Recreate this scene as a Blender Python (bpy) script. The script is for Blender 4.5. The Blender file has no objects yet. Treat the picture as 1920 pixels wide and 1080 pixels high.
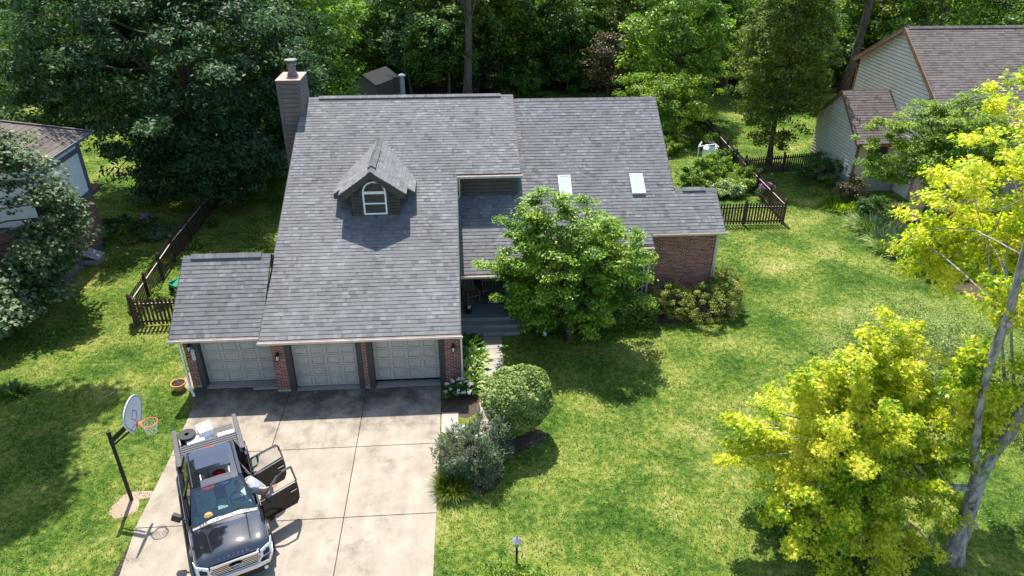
import bpy, math, random
import numpy as np
from mathutils import Vector, Matrix
R = math.radians
sc = bpy.context.scene
col = sc.collection

# ---------------------------------------------------------------- camera, sky, sun, exposure
cam_data = bpy.data.cameras.new('camera'); cam = bpy.data.objects.new('camera', cam_data); col.objects.link(cam)
cam_data.sensor_width = 36.0
cam_data.lens = 36.0 * 1336.97 / 1920.0
cam_data.clip_start = 0.3; cam_data.clip_end = 3000
CAM = Vector((7.563, -23.284, 17.251))
PITCH, YAW, ROLL = R(28.8906), R(4.1183), R(0.1542)
fwd = Vector((math.sin(YAW)*math.cos(PITCH), math.cos(YAW)*math.cos(PITCH), -math.sin(PITCH)))
rgt = Vector((math.cos(YAW), -math.sin(YAW), 0)); up = rgt.cross(fwd)
r2 = rgt*math.cos(ROLL)+up*math.sin(ROLL); u2 = -rgt*math.sin(ROLL)+up*math.cos(ROLL)
M = Matrix((r2, u2, -fwd)).transposed().to_4x4(); M.translation = CAM
cam.matrix_world = M
sc.camera = cam

world = bpy.data.worlds.new('World'); sc.world = world; world.use_nodes = True
wn = world.node_tree.nodes; wl = world.node_tree.links
bg = wn['Background']; sky = wn.new('ShaderNodeTexSky'); sky.sky_type = 'NISHITA'; sky.sun_disc = False
SUN_EL, SUN_AZ = 61.5, -7.0
sky.sun_elevation = R(SUN_EL); sky.sun_rotation = R(SUN_AZ); sky.air_density = 1.0; sky.dust_density = 1.0; sky.ozone_density = 1.0
bg.inputs['Strength'].default_value = 0.15
wl.new(sky.outputs[0], bg.inputs['Color'])
sd = bpy.data.lights.new('sun', 'SUN'); sd.energy = 4.6; sd.angle = R(0.53); sd.color = (1.0, 0.955, 0.88)
sun = bpy.data.objects.new('sun', sd); col.objects.link(sun)
to_sun = Vector((math.sin(R(SUN_AZ))*math.cos(R(SUN_EL)), math.cos(R(SUN_AZ))*math.cos(R(SUN_EL)), math.sin(R(SUN_EL))))
sun.rotation_euler = to_sun.to_track_quat('Z', 'Y').to_euler(); sun.location = (0, 0, 60)
sc.view_settings.view_transform = 'Standard'; sc.view_settings.look = 'None'
sc.view_settings.exposure = 1.06; sc.view_settings.gamma = 1.0
sc.render.engine = 'CYCLES'
sc.cycles.max_bounces = 8; sc.cycles.transparent_max_bounces = 12

# ---------------------------------------------------------------- material helpers
def new_mat(name, rough=0.8, spec=0.3):
    m = bpy.data.materials.new(name); m.use_nodes = True
    b = m.node_tree.nodes['Principled BSDF']
    b.inputs['Roughness'].default_value = rough
    b.inputs['Specular IOR Level'].default_value = spec
    return m, m.node_tree.nodes, m.node_tree.links, b

def ramp(n, l, src, stops, interp='LINEAR'):
    r = n.new('ShaderNodeValToRGB'); r.color_ramp.interpolation = interp
    e = r.color_ramp.elements
    while len(e) < len(stops): e.new(0.5)
    for i, (p, c) in enumerate(stops):
        e[i].position = p; e[i].color = (c[0], c[1], c[2], 1) if len(c) == 3 else c
    l.new(src, r.inputs[0]); return r.outputs[0]

def noise(n, l, vec, scale, detail=4, rough=0.6):
    t = n.new('ShaderNodeTexNoise'); t.inputs['Scale'].default_value = scale
    t.inputs['Detail'].default_value = detail; t.inputs['Roughness'].default_value = rough
    if vec is not None: l.new(vec, t.inputs['Vector'])
    return t.outputs['Fac']

def mixc(n, l, fac, a, b, mode='MIX'):
    m = n.new('ShaderNodeMix'); m.data_type = 'RGBA'; m.blend_type = mode
    for s, v in ((0, fac), (6, a), (7, b)):
        if isinstance(v, (int, float)): m.inputs[s].default_value = v
        elif isinstance(v, tuple): m.inputs[s].default_value = (v[0], v[1], v[2], 1)
        else: l.new(v, m.inputs[s])
    return m.outputs[2]

def bump(n, l, h, b, dist=0.01, strength=1.0):
    bp = n.new('ShaderNodeBump'); bp.inputs['Distance'].default_value = dist; bp.inputs['Strength'].default_value = strength
    l.new(h, bp.inputs['Height']); l.new(bp.outputs[0], b.inputs['Normal']); return bp

def paint(name, c, rough=0.6, var=0.12, scale=6, spec=0.3, bmp=0.0, metal=0.0, coat=0.0):
    m, n, l, b = new_mat(name, rough, spec)
    tc = n.new('ShaderNodeTexCoord').outputs['Object']
    f = noise(n, l, tc, scale, 5)
    lo = tuple(max(0, x*(1-var*1.6)) for x in c); hi = tuple(min(1, x*(1+var)) for x in c)
    l.new(ramp(n, l, f, [(0.3, lo), (0.7, hi)]), b.inputs['Base Color'])
    b.inputs['Metallic'].default_value = metal
    b.inputs['Coat Weight'].default_value = coat; b.inputs['Coat Roughness'].default_value = 0.03
    if bmp: bump(n, l, noise(n, l, tc, scale*8, 3), b, bmp)
    return m

def island(n):
    g = n.new('ShaderNodeNewGeometry'); return g.outputs['Random Per Island']

def shingle_mat(name, cols, tint):
    m, n, l, b = new_mat(name, 0.93, 0.15)
    tc = n.new('ShaderNodeTexCoord').outputs['Object']
    base = ramp(n, l, island(n), [(i/(len(cols)-1), c) for i, c in enumerate(cols)])
    big = ramp(n, l, noise(n, l, tc, 0.35, 6, 0.65), [(0.3, (0.8, 0.8, 0.8)), (0.7, tint)])
    c1 = mixc(n, l, 1.0, base, big, 'MULTIPLY')
    sp = ramp(n, l, noise(n, l, tc, 90, 2), [(0.3, (0.72, 0.72, 0.72)), (0.7, (1.25, 1.25, 1.25))])
    c2 = mixc(n, l, 0.8, c1, sp, 'MULTIPLY')
    l.new(c2, b.inputs['Base Color'])
    bump(n, l, noise(n, l, tc, 60, 3), b, 0.006)
    return m

def brick_mat(name, cols, mortar, cw=0.215, ch=0.075):
    m, n, l, b = new_mat(name, 0.88, 0.2)
    uv = n.new('ShaderNodeUVMap').outputs[0]
    t = n.new('ShaderNodeTexBrick'); l.new(uv, t.inputs['Vector'])
    t.inputs['Color1'].default_value = (0, 0, 0, 1); t.inputs['Color2'].default_value = (1, 1, 1, 1); t.inputs['Mortar'].default_value = (0.5, 0.5, 0.5, 1)
    t.inputs['Scale'].default_value = 1; t.inputs['Mortar Size'].default_value = 0.009; t.inputs['Mortar Smooth'].default_value = 0.3
    t.inputs['Brick Width'].default_value = cw; t.inputs['Row Height'].default_value = ch; t.offset = 0.5
    br = ramp(n, l, t.outputs['Color'], [(i/(len(cols)-1), c) for i, c in enumerate(cols)])
    nz = ramp(n, l, noise(n, l, uv, 30, 4), [(0.25, (0.7, 0.7, 0.7)), (0.75, (1.2, 1.2, 1.2))])
    br = mixc(n, l, 0.8, br, nz, 'MULTIPLY')
    big = ramp(n, l, noise(n, l, uv, 0.9, 3), [(0.3, (0.8, 0.75, 0.78)), (0.7, (1.1, 1.1, 1.1))])
    br = mixc(n, l, 0.8, br, big, 'MULTIPLY')
    l.new(mixc(n, l, t.outputs['Fac'], br, mortar), b.inputs['Base Color'])
    inv = n.new('ShaderNodeMath'); inv.operation = 'SUBTRACT'; inv.inputs[0].default_value = 1; l.new(t.outputs['Fac'], inv.inputs[1])
    bump(n, l, inv.outputs[0], b, 0.012)
    return m

def leaf_mat(name, cols, trans=0.45, rough=0.5, spec=0.35, patch=0.25, amp=2.4, off=-1.2):
    """leaf colour varies leaf by leaf and in drifts through the crown"""
    m, n, l, b = new_mat(name, rough, spec)
    tc = n.new('ShaderNodeTexCoord').outputs['Object']
    a = n.new('ShaderNodeMath'); a.operation = 'ADD'
    l.new(island(n), a.inputs[0])
    nz = n.new('ShaderNodeMath'); nz.operation = 'MULTIPLY_ADD'; nz.inputs[1].default_value = amp; nz.inputs[2].default_value = off
    l.new(noise(n, l, tc, patch, 3), nz.inputs[0]); l.new(nz.outputs[0], a.inputs[1])
    c = ramp(n, l, a.outputs[0], [(i/(len(cols)-1), cc) for i, cc in enumerate(cols)])
    l.new(c, b.inputs['Base Color'])
    tr = n.new('ShaderNodeBsdfTranslucent')
    cc = mixc(n, l, 1.0, c, (1.15, 1.3, 0.55), 'MULTIPLY'); l.new(cc, tr.inputs['Color'])
    mx = n.new('ShaderNodeMixShader'); mx.inputs[0].default_value = trans
    l.new(b.outputs[0], mx.inputs[1]); l.new(tr.outputs[0], mx.inputs[2])
    l.new(mx.outputs[0], n['Material Output'].inputs['Surface'])
    return m

def bark_mat(name, c1, c2):
    m, n, l, b = new_mat(name, 0.9, 0.15)
    tc = n.new('ShaderNodeTexCoord').outputs['Object']
    mp = n.new('ShaderNodeMapping'); mp.inputs['Scale'].default_value = (1, 1, 0.3); l.new(tc, mp.inputs[0])
    f = noise(n, l, mp.outputs[0], 7, 8, 0.7)
    l.new(ramp(n, l, f, [(0.35, c1), (0.62, c2)]), b.inputs['Base Color'])
    bump(n, l, noise(n, l, mp.outputs[0], 25, 5, 0.7), b, 0.03)
    return m

def glass_mat(name, tint=(0.8, 0.9, 0.88), alpha=0.75, rough=0.02):
    m, n, l, b = new_mat(name, rough, 0.5)
    b.inputs['Base Color'].default_value = (*tint, 1)
    tr = n.new('ShaderNodeBsdfTransparent'); tr.inputs[0].default_value = (*tint, 1)
    gl = n.new('ShaderNodeBsdfGlossy'); gl.inputs['Roughness'].default_value = rough
    fr = n.new('ShaderNodeFresnel'); fr.inputs[0].default_value = 1.5
    ad = n.new('ShaderNodeMath'); ad.operation = 'ADD'; ad.inputs[1].default_value = 1-alpha; ad.use_clamp = True; l.new(fr.outputs[0], ad.inputs[0])
    mx = n.new('ShaderNodeMixShader'); l.new(ad.outputs[0], mx.inputs[0]); l.new(tr.outputs[0], mx.inputs[1]); l.new(gl.outputs[0], mx.inputs[2])
    l.new(mx.outputs[0], n['Material Output'].inputs['Surface'])
    return m

def ground_cols(name, stops, s1=0.25, s2=3.0, rough=0.95, bmp=0.03):
    m, n, l, b = new_mat(name, rough, 0.1)
    tc = n.new('ShaderNodeTexCoord').outputs['Object']
    a = noise(n, l, tc, s1, 5, 0.6); c = noise(n, l, tc, s2, 6, 0.75)
    ad = n.new('ShaderNodeMix'); ad.data_type = 'FLOAT'; ad.inputs[0].default_value = 0.5
    l.new(a, ad.inputs[2]); l.new(c, ad.inputs[3])
    l.new(ramp(n, l, ad.outputs[0], stops), b.inputs['Base Color'])
    bump(n, l, noise(n, l, tc, s2*8, 5, 0.7), b, bmp)
    return m

K = {}
K['shingle'] = shingle_mat('grey_shingle', [(0.112, 0.113, 0.118), (0.148, 0.149, 0.153), (0.16, 0.161, 0.165), (0.168, 0.169, 0.173), (0.153, 0.154, 0.158), (0.164, 0.165, 0.169), (0.178, 0.179, 0.183), (0.215, 0.216, 0.22)], (1.06, 1.06, 1.06))
K['shingle_brown'] = shingle_mat('brown_shingle', [(0.11, 0.09, 0.083), (0.15, 0.127, 0.118), (0.175, 0.15, 0.14), (0.13, 0.11, 0.1)], (1.05, 1.02, 1.0))
K['underlay'] = paint('roof_underlay', (0.03, 0.03, 0.032), 0.95)
K['trim'] = paint('dark_grey_trim', (0.06, 0.054, 0.052), 0.7, 0.1, 3)
K['siding'] = paint('dark_grey_siding', (0.085, 0.076, 0.074), 0.75, 0.12, 2)
K['chimsiding'] = paint('taupe_grey_siding', (0.15, 0.125, 0.12), 0.75, 0.12, 2)
K['gutter'] = paint('cream_gutter_paint', (0.66, 0.58, 0.52), 0.5, 0.12, 2)
K['white'] = paint('white_paint', (0.8, 0.8, 0.78), 0.5, 0.05)
K['brick'] = brick_mat('red_brick', [(0.06, 0.03, 0.03), (0.3, 0.075, 0.045), (0.1, 0.04, 0.035), (0.36, 0.12, 0.065), (0.2, 0.055, 0.04), (0.42, 0.17, 0.1)], (0.42, 0.38, 0.34))
K['brick_wing'] = brick_mat('dark_red_brick', [(0.06, 0.038, 0.04), (0.42, 0.1, 0.06), (0.1, 0.045, 0.045), (0.48, 0.15, 0.085), (0.2, 0.06, 0.055), (0.5, 0.22, 0.14)], (0.5, 0.45, 0.4))
K['brick_left'] = brick_mat('orange_red_brick', [(0.2, 0.08, 0.06), (0.4, 0.16, 0.1), (0.3, 0.1, 0.07), (0.45, 0.2, 0.13)], (0.35, 0.3, 0.27))
K['brick_tan'] = brick_mat('tan_brick', [(0.3, 0.2, 0.15), (0.42, 0.33, 0.26), (0.25, 0.15, 0.12), (0.5, 0.42, 0.35)], (0.5, 0.46, 0.4))
K['door'] = paint('garage_door_grey', (0.42, 0.39, 0.34), 0.5, 0.08, 1.5)
K['stucco'] = paint('white_stucco', (0.84, 0.86, 0.83), 0.9, 0.04, 3, bmp=0.004)
K['bluegrey'] = paint('blue_grey_trim', (0.13, 0.155, 0.185), 0.7, 0.1, 3)
K['beige_siding'] = paint('pale_beige_siding', (0.72, 0.66, 0.52), 0.7, 0.06, 2)
K['yellow_siding'] = paint('cream_yellow_siding', (0.6, 0.54, 0.36), 0.7, 0.06, 2)
K['browntrim'] = paint('brown_trim', (0.24, 0.13, 0.075), 0.65, 0.12, 3)
K['foundation'] = paint('grey_foundation', (0.33, 0.32, 0.3), 0.9, 0.15, 4)
K['porch'] = paint('grey_porch_paint', (0.25, 0.27, 0.28), 0.6, 0.08, 2)
K['fence'] = paint('dark_brown_stained_wood', (0.07, 0.042, 0.032), 0.8, 0.3, 9)
K['rail'] = paint('pale_rail_top', (0.42, 0.36, 0.31), 0.8, 0.25, 9)  # paler strip along the top of the upper fence rail
K['black'] = paint('black_metal', (0.018, 0.018, 0.019), 0.45, 0.15, 5)
K['rubber'] = paint('tyre_rubber', (0.02, 0.02, 0.02), 0.9, 0.2, 12, bmp=0.01)
K['steel'] = paint('galvanised_steel', (0.4, 0.4, 0.39), 0.5, 0.2, 8, metal=0.6)
K['pane'] = paint('dark_window_pane', (0.02, 0.024, 0.026), 0.06, 0.1, 2, spec=0.7)
K['skyglass'] = paint('skylight_pane', (0.45, 0.52, 0.55), 0.12, 0.06, 1, spec=0.8)  # the sky's reflection is painted in as a pale blue base colour
K['flue'] = paint('weathered_flue_metal', (0.2, 0.19, 0.18), 0.7, 0.25, 6)
K['rust'] = paint('rusty_chimney_cap', (0.38, 0.25, 0.21), 0.75, 0.22, 3)
K['chrome'] = paint('chrome', (0.58, 0.58, 0.59), 0.16, 0.03, 3, metal=1.0)
K['carpaint'] = paint('black_car_paint', (0.012, 0.013, 0.018), 0.06, 0.05, 2, spec=1.0, coat=1.0)
K['doorpaint'] = paint('black_paint_brown_reflection', (0.01, 0.0075, 0.0065), 0.1, 0.05, 2, spec=0.3)  # black doors; the brown of mirrored surroundings is put into the colour
K['plastic_grey'] = paint('grey_bed_plastic', (0.075, 0.075, 0.078), 0.6, 0.12, 5)
K['tan_leather'] = paint('grey_leather', (0.6, 0.63, 0.62), 0.6, 0.12, 4)
K['dash'] = paint('dark_dashboard', (0.28, 0.36, 0.34), 0.6, 0.1, 4)
K['red'] = paint('red_cloth', (0.4, 0.02, 0.02), 0.8, 0.3, 8)
K['bluecloth'] = paint('blue_cloth', (0.03, 0.05, 0.22), 0.8, 0.3, 8)
K['lamp_glass'] = paint('headlamp_lens', (0.72, 0.74, 0.74), 0.08, 0.1, 8, spec=0.8)
K['tint'] = glass_mat('tinted_glass', (0.16, 0.19, 0.15), 0.85)
K['windshield'] = glass_mat('green_tinted_windscreen', (0.72, 0.86, 0.8), 0.9)
K['roofglass'] = paint('dark_roof_glass', (0.012, 0.016, 0.03), 0.05, 0.05, 2, spec=0.8, coat=1.0)
K['orange'] = paint('orange_rim_paint', (0.75, 0.14, 0.05), 0.5, 0.08)
K['board'] = paint('grey_white_backboard', (0.55, 0.6, 0.63), 0.4, 0.05, 2)
K['net'] = paint('white_net_cord', (0.7, 0.7, 0.68), 0.8, 0.05)
K['terracotta'] = paint('tan_plastic_pot', (0.5, 0.27, 0.08), 0.6, 0.15, 6)
K['soil'] = paint('dark_soil', (0.06, 0.04, 0.03), 0.95, 0.4, 20, bmp=0.02)
K['foam'] = paint('white_foam', (0.8, 0.8, 0.8), 0.7, 0.05)
K['green_plastic'] = paint('teal_plastic', (0.02, 0.25, 0.15), 0.5, 0.08)
K['shedwood'] = paint('grey_shed_boards', (0.12, 0.12, 0.12), 0.85, 0.2, 5)
K['wicker'] = paint('grey_brown_chair_wood', (0.24, 0.2, 0.16), 0.7, 0.15, 10)
K['shirt'] = paint('grey_shirt_cloth', (0.3, 0.32, 0.35), 0.9, 0.08, 10)
K['skin'] = paint('skin', (0.5, 0.27, 0.18), 0.55, 0.06, 6)
K['shorts'] = paint('dark_shorts_cloth', (0.03, 0.03, 0.04), 0.9, 0.1, 10)
K['hair'] = paint('brown_hair', (0.05, 0.03, 0.02), 0.8, 0.1, 20)
K['lavender'] = paint('mauve_flower_petals', (0.24, 0.18, 0.26), 0.8, 0.2, 20)
K['pinkflower'] = paint('purple_flower_petals', (0.5, 0.14, 0.5), 0.7, 0.2, 20)
K['whiteflower'] = paint('white_flower_petals', (0.62, 0.58, 0.54), 0.7, 0.1, 20)
K['bark'] = bark_mat('brown_bark', (0.06, 0.045, 0.035), (0.17, 0.135, 0.11))
K['bark_grey'] = bark_mat('grey_maple_bark', (0.1, 0.085, 0.075), (0.46, 0.42, 0.38))
K['concrete'] = None

G = lambda *a: [tuple(x) for x in a]
K['lf_dark'] = leaf_mat('dark_green_leaf', G((0.02, 0.055, 0.022), (0.035, 0.085, 0.03), (0.055, 0.12, 0.04), (0.085, 0.155, 0.055)), 0.38, 0.55, 0.3)
K['lf_silver'] = leaf_mat('glossy_grey_green_leaf', G((0.035, 0.07, 0.022), (0.06, 0.11, 0.035), (0.11, 0.17, 0.065), (0.22, 0.28, 0.15)), 0.32, 0.55, 0.38)
K['lf_wood'] = leaf_mat('woodland_leaf', G((0.04, 0.095, 0.012), (0.08, 0.17, 0.02), (0.15, 0.27, 0.028), (0.24, 0.36, 0.035)), 0.48)
K['lf_mid'] = leaf_mat('mid_green_leaf', G((0.03, 0.078, 0.013), (0.06, 0.138, 0.02), (0.1, 0.2, 0.027), (0.155, 0.26, 0.035)), 0.44)
K['lf_fresh'] = leaf_mat('fresh_green_leaf', G((0.05, 0.13, 0.014), (0.12, 0.25, 0.02), (0.26, 0.39, 0.03), (0.42, 0.5, 0.06)), 0.45, 0.45, 0.4, 0.5)
K['lf_olive'] = leaf_mat('olive_green_leaf', G((0.06, 0.1, 0.014), (0.11, 0.16, 0.02), (0.18, 0.23, 0.03), (0.26, 0.3, 0.05)), 0.5)
K['lf_lime'] = leaf_mat('yellow_green_leaf', G((0.08, 0.17, 0.014), (0.17, 0.28, 0.02), (0.28, 0.38, 0.03), (0.38, 0.44, 0.05)), 0.45)
K['lf_maple'] = leaf_mat('yellow_maple_leaf', G((0.12, 0.26, 0.014), (0.24, 0.36, 0.018), (0.5, 0.54, 0.028), (0.68, 0.66, 0.05), (0.7, 0.62, 0.09)), 0.56, 0.45, 0.3, 0.42, 2.4, -1.06)
K['lf_round'] = leaf_mat('pale_green_clipped_leaf', G((0.07, 0.13, 0.02), (0.16, 0.24, 0.04), (0.28, 0.35, 0.09), (0.4, 0.44, 0.18)), 0.35, 0.5, 0.3, 1.5)
K['lf_gold'] = leaf_mat('golden_green_leaf', G((0.06, 0.12, 0.015), (0.17, 0.22, 0.03), (0.34, 0.35, 0.06), (0.5, 0.43, 0.12)), 0.4, 0.5, 0.3, 0.9)
K['lf_hosta'] = leaf_mat('variegated_hosta_leaf', G((0.06, 0.14, 0.02), (0.15, 0.26, 0.04), (0.38, 0.46, 0.15), (0.6, 0.65, 0.35)), 0.35, 0.4, 0.4, 1.0)
K['lf_grey'] = leaf_mat('grey_green_leaf', G((0.05, 0.085, 0.033), (0.085, 0.135, 0.055), (0.13, 0.18, 0.085), (0.19, 0.22, 0.15)), 0.3, 0.6, 0.2, 1.5)
K['lf_brown'] = leaf_mat('brownish_leaf', G((0.06, 0.045, 0.02), (0.11, 0.085, 0.035), (0.16, 0.13, 0.05)), 0.3)
K['grass'] = leaf_mat('grass_blade', G((0.045, 0.14, 0.012), (0.095, 0.215, 0.018), (0.165, 0.29, 0.028), (0.245, 0.345, 0.05), (0.37, 0.4, 0.13)), 0.35, 0.6, 0.15, 0.75, 1.9, -1.05)

K['concrete'] = None
def concrete(name, lo, hi, stain):
    m, n, l, b = new_mat(name, 0.9, 0.15)
    tc = n.new('ShaderNodeTexCoord').outputs['Object']
    a = ramp(n, l, noise(n, l, tc, 1.1, 8, 0.65), [(0.3, lo), (0.7, hi)])
    sp = ramp(n, l, noise(n, l, tc, 70, 3), [(0.3, (0.78, 0.77, 0.75)), (0.65, (1.12, 1.12, 1.12))])
    c = mixc(n, l, 0.8, a, sp, 'MULTIPLY')
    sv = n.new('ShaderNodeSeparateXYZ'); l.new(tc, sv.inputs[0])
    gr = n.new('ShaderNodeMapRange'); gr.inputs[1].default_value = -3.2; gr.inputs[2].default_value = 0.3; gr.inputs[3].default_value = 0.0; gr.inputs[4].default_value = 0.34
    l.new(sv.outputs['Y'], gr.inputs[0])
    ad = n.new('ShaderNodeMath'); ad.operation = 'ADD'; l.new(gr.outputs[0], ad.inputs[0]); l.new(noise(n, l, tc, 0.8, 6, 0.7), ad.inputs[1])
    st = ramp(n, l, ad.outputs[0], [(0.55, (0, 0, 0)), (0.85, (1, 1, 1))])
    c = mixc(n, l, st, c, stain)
    vo = n.new('ShaderNodeTexVoronoi'); vo.inputs['Scale'].default_value = 1.9; l.new(tc, vo.inputs['Vector'])
    sp2 = ramp(n, l, vo.outputs['Distance'], [(0.03, (0.45, 0.43, 0.4)), (0.075, (1, 1, 1))]); c = mixc(n, l, 0.7, c, sp2, 'MULTIPLY')
    mp = n.new('ShaderNodeMapping'); mp.inputs['Scale'].default_value = (2.6, 0.22, 1); l.new(tc, mp.inputs[0])
    tk = ramp(n, l, noise(n, l, mp.outputs[0], 1.0, 5, 0.7), [(0.42, (1.08, 1.08, 1.07)), (0.62, (0.84, 0.83, 0.82))]); c = mixc(n, l, 0.4, c, tk, 'MULTIPLY')
    ds_ = n.new('ShaderNodeTexNoise'); ds_.inputs['Scale'].default_value = 1.4; l.new(tc, ds_.inputs['Vector'])
    mxv = n.new('ShaderNodeMix'); mxv.data_type = 'VECTOR'; mxv.inputs[0].default_value = 0.25; l.new(tc, mxv.inputs[4]); l.new(ds_.outputs['Color'], mxv.inputs[5])
    v2 = n.new('ShaderNodeTexVoronoi'); v2.feature = 'DISTANCE_TO_EDGE'; v2.inputs['Scale'].default_value = 0.34; l.new(mxv.outputs[1], v2.inputs['Vector'])
    ck = ramp(n, l, v2.outputs['Distance'], [(0.0006, (0.6, 0.58, 0.55)), (0.003, (1, 1, 1))]); c = mixc(n, l, 0.3, c, ck, 'MULTIPLY')
    l.new(c, b.inputs['Base Color'])
    bump(n, l, noise(n, l, tc, 40, 5, 0.7), b, 0.006)
    return m
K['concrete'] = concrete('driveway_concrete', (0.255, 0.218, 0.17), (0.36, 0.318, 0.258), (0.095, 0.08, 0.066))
K['walkway'] = concrete('walkway_concrete', (0.27, 0.245, 0.21), (0.4, 0.37, 0.325), (0.3, 0.275, 0.24))
K['lawn'] = ground_cols('lawn_ground', [(0.38, (0.015, 0.04, 0.006)), (0.47, (0.06, 0.11, 0.015)), (0.55, (0.18, 0.2, 0.04)), (0.64, (0.32, 0.28, 0.12))], 0.35, 4)
K['mulch'] = ground_cols('bark_mulch', [(0.35, (0.05, 0.035, 0.025)), (0.6, (0.13, 0.095, 0.07)), (0.75, (0.22, 0.18, 0.14))], 2, 20)
K['dirt'] = ground_cols('bare_dirt', [(0.35, (0.3, 0.22, 0.15)), (0.7, (0.45, 0.36, 0.27))], 1, 8)
K['forestfloor'] = ground_cols('forest_floor', [(0.35, (0.02, 0.025, 0.012)), (0.6, (0.05, 0.05, 0.025)), (0.75, (0.09, 0.07, 0.04))], 0.5, 4)

# ---------------------------------------------------------------- mesh helpers
class MB:
    def __init__(s): s.v = []; s.f = []; s.smooth = False
    def add(s, vs, fs):
        o = len(s.v); s.v += [tuple(v) for v in vs]; s.f += [tuple(i+o for i in f) for f in fs]; return s
    def quad(s, *p): return s.add(p, [tuple(range(len(p)))])
    def box(s, x0, x1, y0, y1, z0, z1):
        v = [(x, y, z) for x in (x0, x1) for y in (y0, y1) for z in (z0, z1)]
        return s.add(v, [(0, 1, 3, 2), (4, 6, 7, 5), (0, 4, 5, 1), (2, 3, 7, 6), (0, 2, 6, 4), (1, 5, 7, 3)])
    def prism(s, poly, d):
        """poly: 3d loop, d: extrusion vector"""
        n = len(poly); d = Vector(d); a = [Vector(p) for p in poly]; b = [p+d for p in a]
        fs = [tuple(range(n)), tuple(range(2*n-1, n-1, -1))]+[(i, i+n, (i+1) % n+n, (i+1) % n) for i in range(n)]
        return s.add(a+b, fs)
    def beam(s, p, q, w, h, upv=(0, 0, 1)):
        p = Vector(p); q = Vector(q); d = (q-p).normalized(); u = Vector(upv)
        sd_ = d.cross(u)
        if sd_.length < 1e-4: sd_ = d.cross(Vector((1, 0, 0)))
        sd_.normalize(); u = sd_.cross(d).normalized()
        vs = [c+sd_*a*w/2+u*b*h/2 for c in (p, q) for a, b in ((-1, -1), (1, -1), (1, 1), (-1, 1))]
        return s.add(vs, [(0, 1, 2, 3), (7, 6, 5, 4), (0, 4, 5, 1), (1, 5, 6, 2), (2, 6, 7, 3), (3, 7, 4, 0)])
    def tube(s, pts, rad, n=8, cap=True):
        pts = [Vector(p) for p in pts]
        if not hasattr(rad, '__len__'): rad = [rad]*len(pts)
        vs = []; side = None
        for i, p in enumerate(pts):
            d = (pts[min(i+1, len(pts)-1)]-pts[max(i-1, 0)]).normalized()
            if side is None:
                side = d.cross(Vector((0, 0, 1)))
                if side.length < 0.05: side = d.cross(Vector((1, 0, 0)))
            side = (side-d*side.dot(d)).normalized(); u = side.cross(d)
            for k in range(n):
                a = 2*math.pi*k/n; vs.append(p+(side*math.cos(a)+u*math.sin(a))*rad[i])
        fs = [(i*n+k, i*n+(k+1) % n, (i+1)*n+(k+1) % n, (i+1)*n+k) for i in range(len(pts)-1) for k in range(n)]
        if cap: fs += [tuple(range(n-1, -1, -1)), tuple((len(pts)-1)*n+k for k in range(n))]
        return s.add(vs, fs)
    def lathe(s, prof, c=(0, 0, 0), n=16, axis='z'):
        vs = []
        for r, h in prof:
            for k in range(n):
                a = 2*math.pi*k/n
                if axis == 'z': vs.append((c[0]+r*math.cos(a), c[1]+r*math.sin(a), c[2]+h))
                elif axis == 'y': vs.append((c[0]+r*math.cos(a), c[1]+h, c[2]+r*math.sin(a)))
                else: vs.append((c[0]+h, c[1]+r*math.cos(a), c[2]+r*math.sin(a)))
        m = len(prof)
        fs = [(i*n+k, i*n+(k+1) % n, (i+1)*n+(k+1) % n, (i+1)*n+k) for i in range(m-1) for k in range(n)]
        fs += [tuple(range(n-1, -1, -1)), tuple((m-1)*n+k for k in range(n))]
        return s.add(vs, fs)
    def torus(s, c, r, t, n=24, m=6):
        vs = []; fs = []
        for i in range(n):
            a = 2*math.pi*i/n
            for j in range(m):
                b = 2*math.pi*j/m
                vs.append((c[0]+(r+t*math.cos(b))*math.cos(a), c[1]+(r+t*math.cos(b))*math.sin(a), c[2]+t*math.sin(b)))
        for i in range(n):
            for j in range(m): fs.append((i*m+j, ((i+1) % n)*m+j, ((i+1) % n)*m+(j+1) % m, i*m+(j+1) % m))
        return s.add(vs, fs)
    def build(s, name, mat, parent=None, bevel=0, smooth=False, loc=None):
        me = bpy.data.meshes.new(name); me.from_pydata(s.v, [], s.f); me.update()
        uv = me.uv_layers.new(name='UVMap')
        if len(me.polygons) < 60000:
            data = np.zeros(len(me.loops)*2, dtype=np.float32)
            co = np.array(s.v, dtype=np.float32)
            for p in me.polygons:
                nx, ny, nz = (abs(c) for c in p.normal)
                if nz >= nx and nz >= ny: ij = (0, 1)
                elif ny >= nx: ij = (0, 2)
                else: ij = (1, 2)
                for li in p.loop_indices:
                    c = co[me.loops[li].vertex_index]; data[2*li] = c[ij[0]]; data[2*li+1] = c[ij[1]]
            uv.data.foreach_set('uv', data)
        o = bpy.data.objects.new(name, me); col.objects.link(o)
        me.materials.append(mat if not isinstance(mat, str) else K[mat])
        if smooth:
            for p in me.polygons: p.use_smooth = True
        if bevel:
            b = o.modifiers.new('bevel', 'BEVEL'); b.width = bevel; b.segments = 2; b.limit_method = 'ANGLE'; b.angle_limit = R(40)
        if parent is not None: o.parent = parent
        if loc is not None: o.location = loc
        return o

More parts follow.
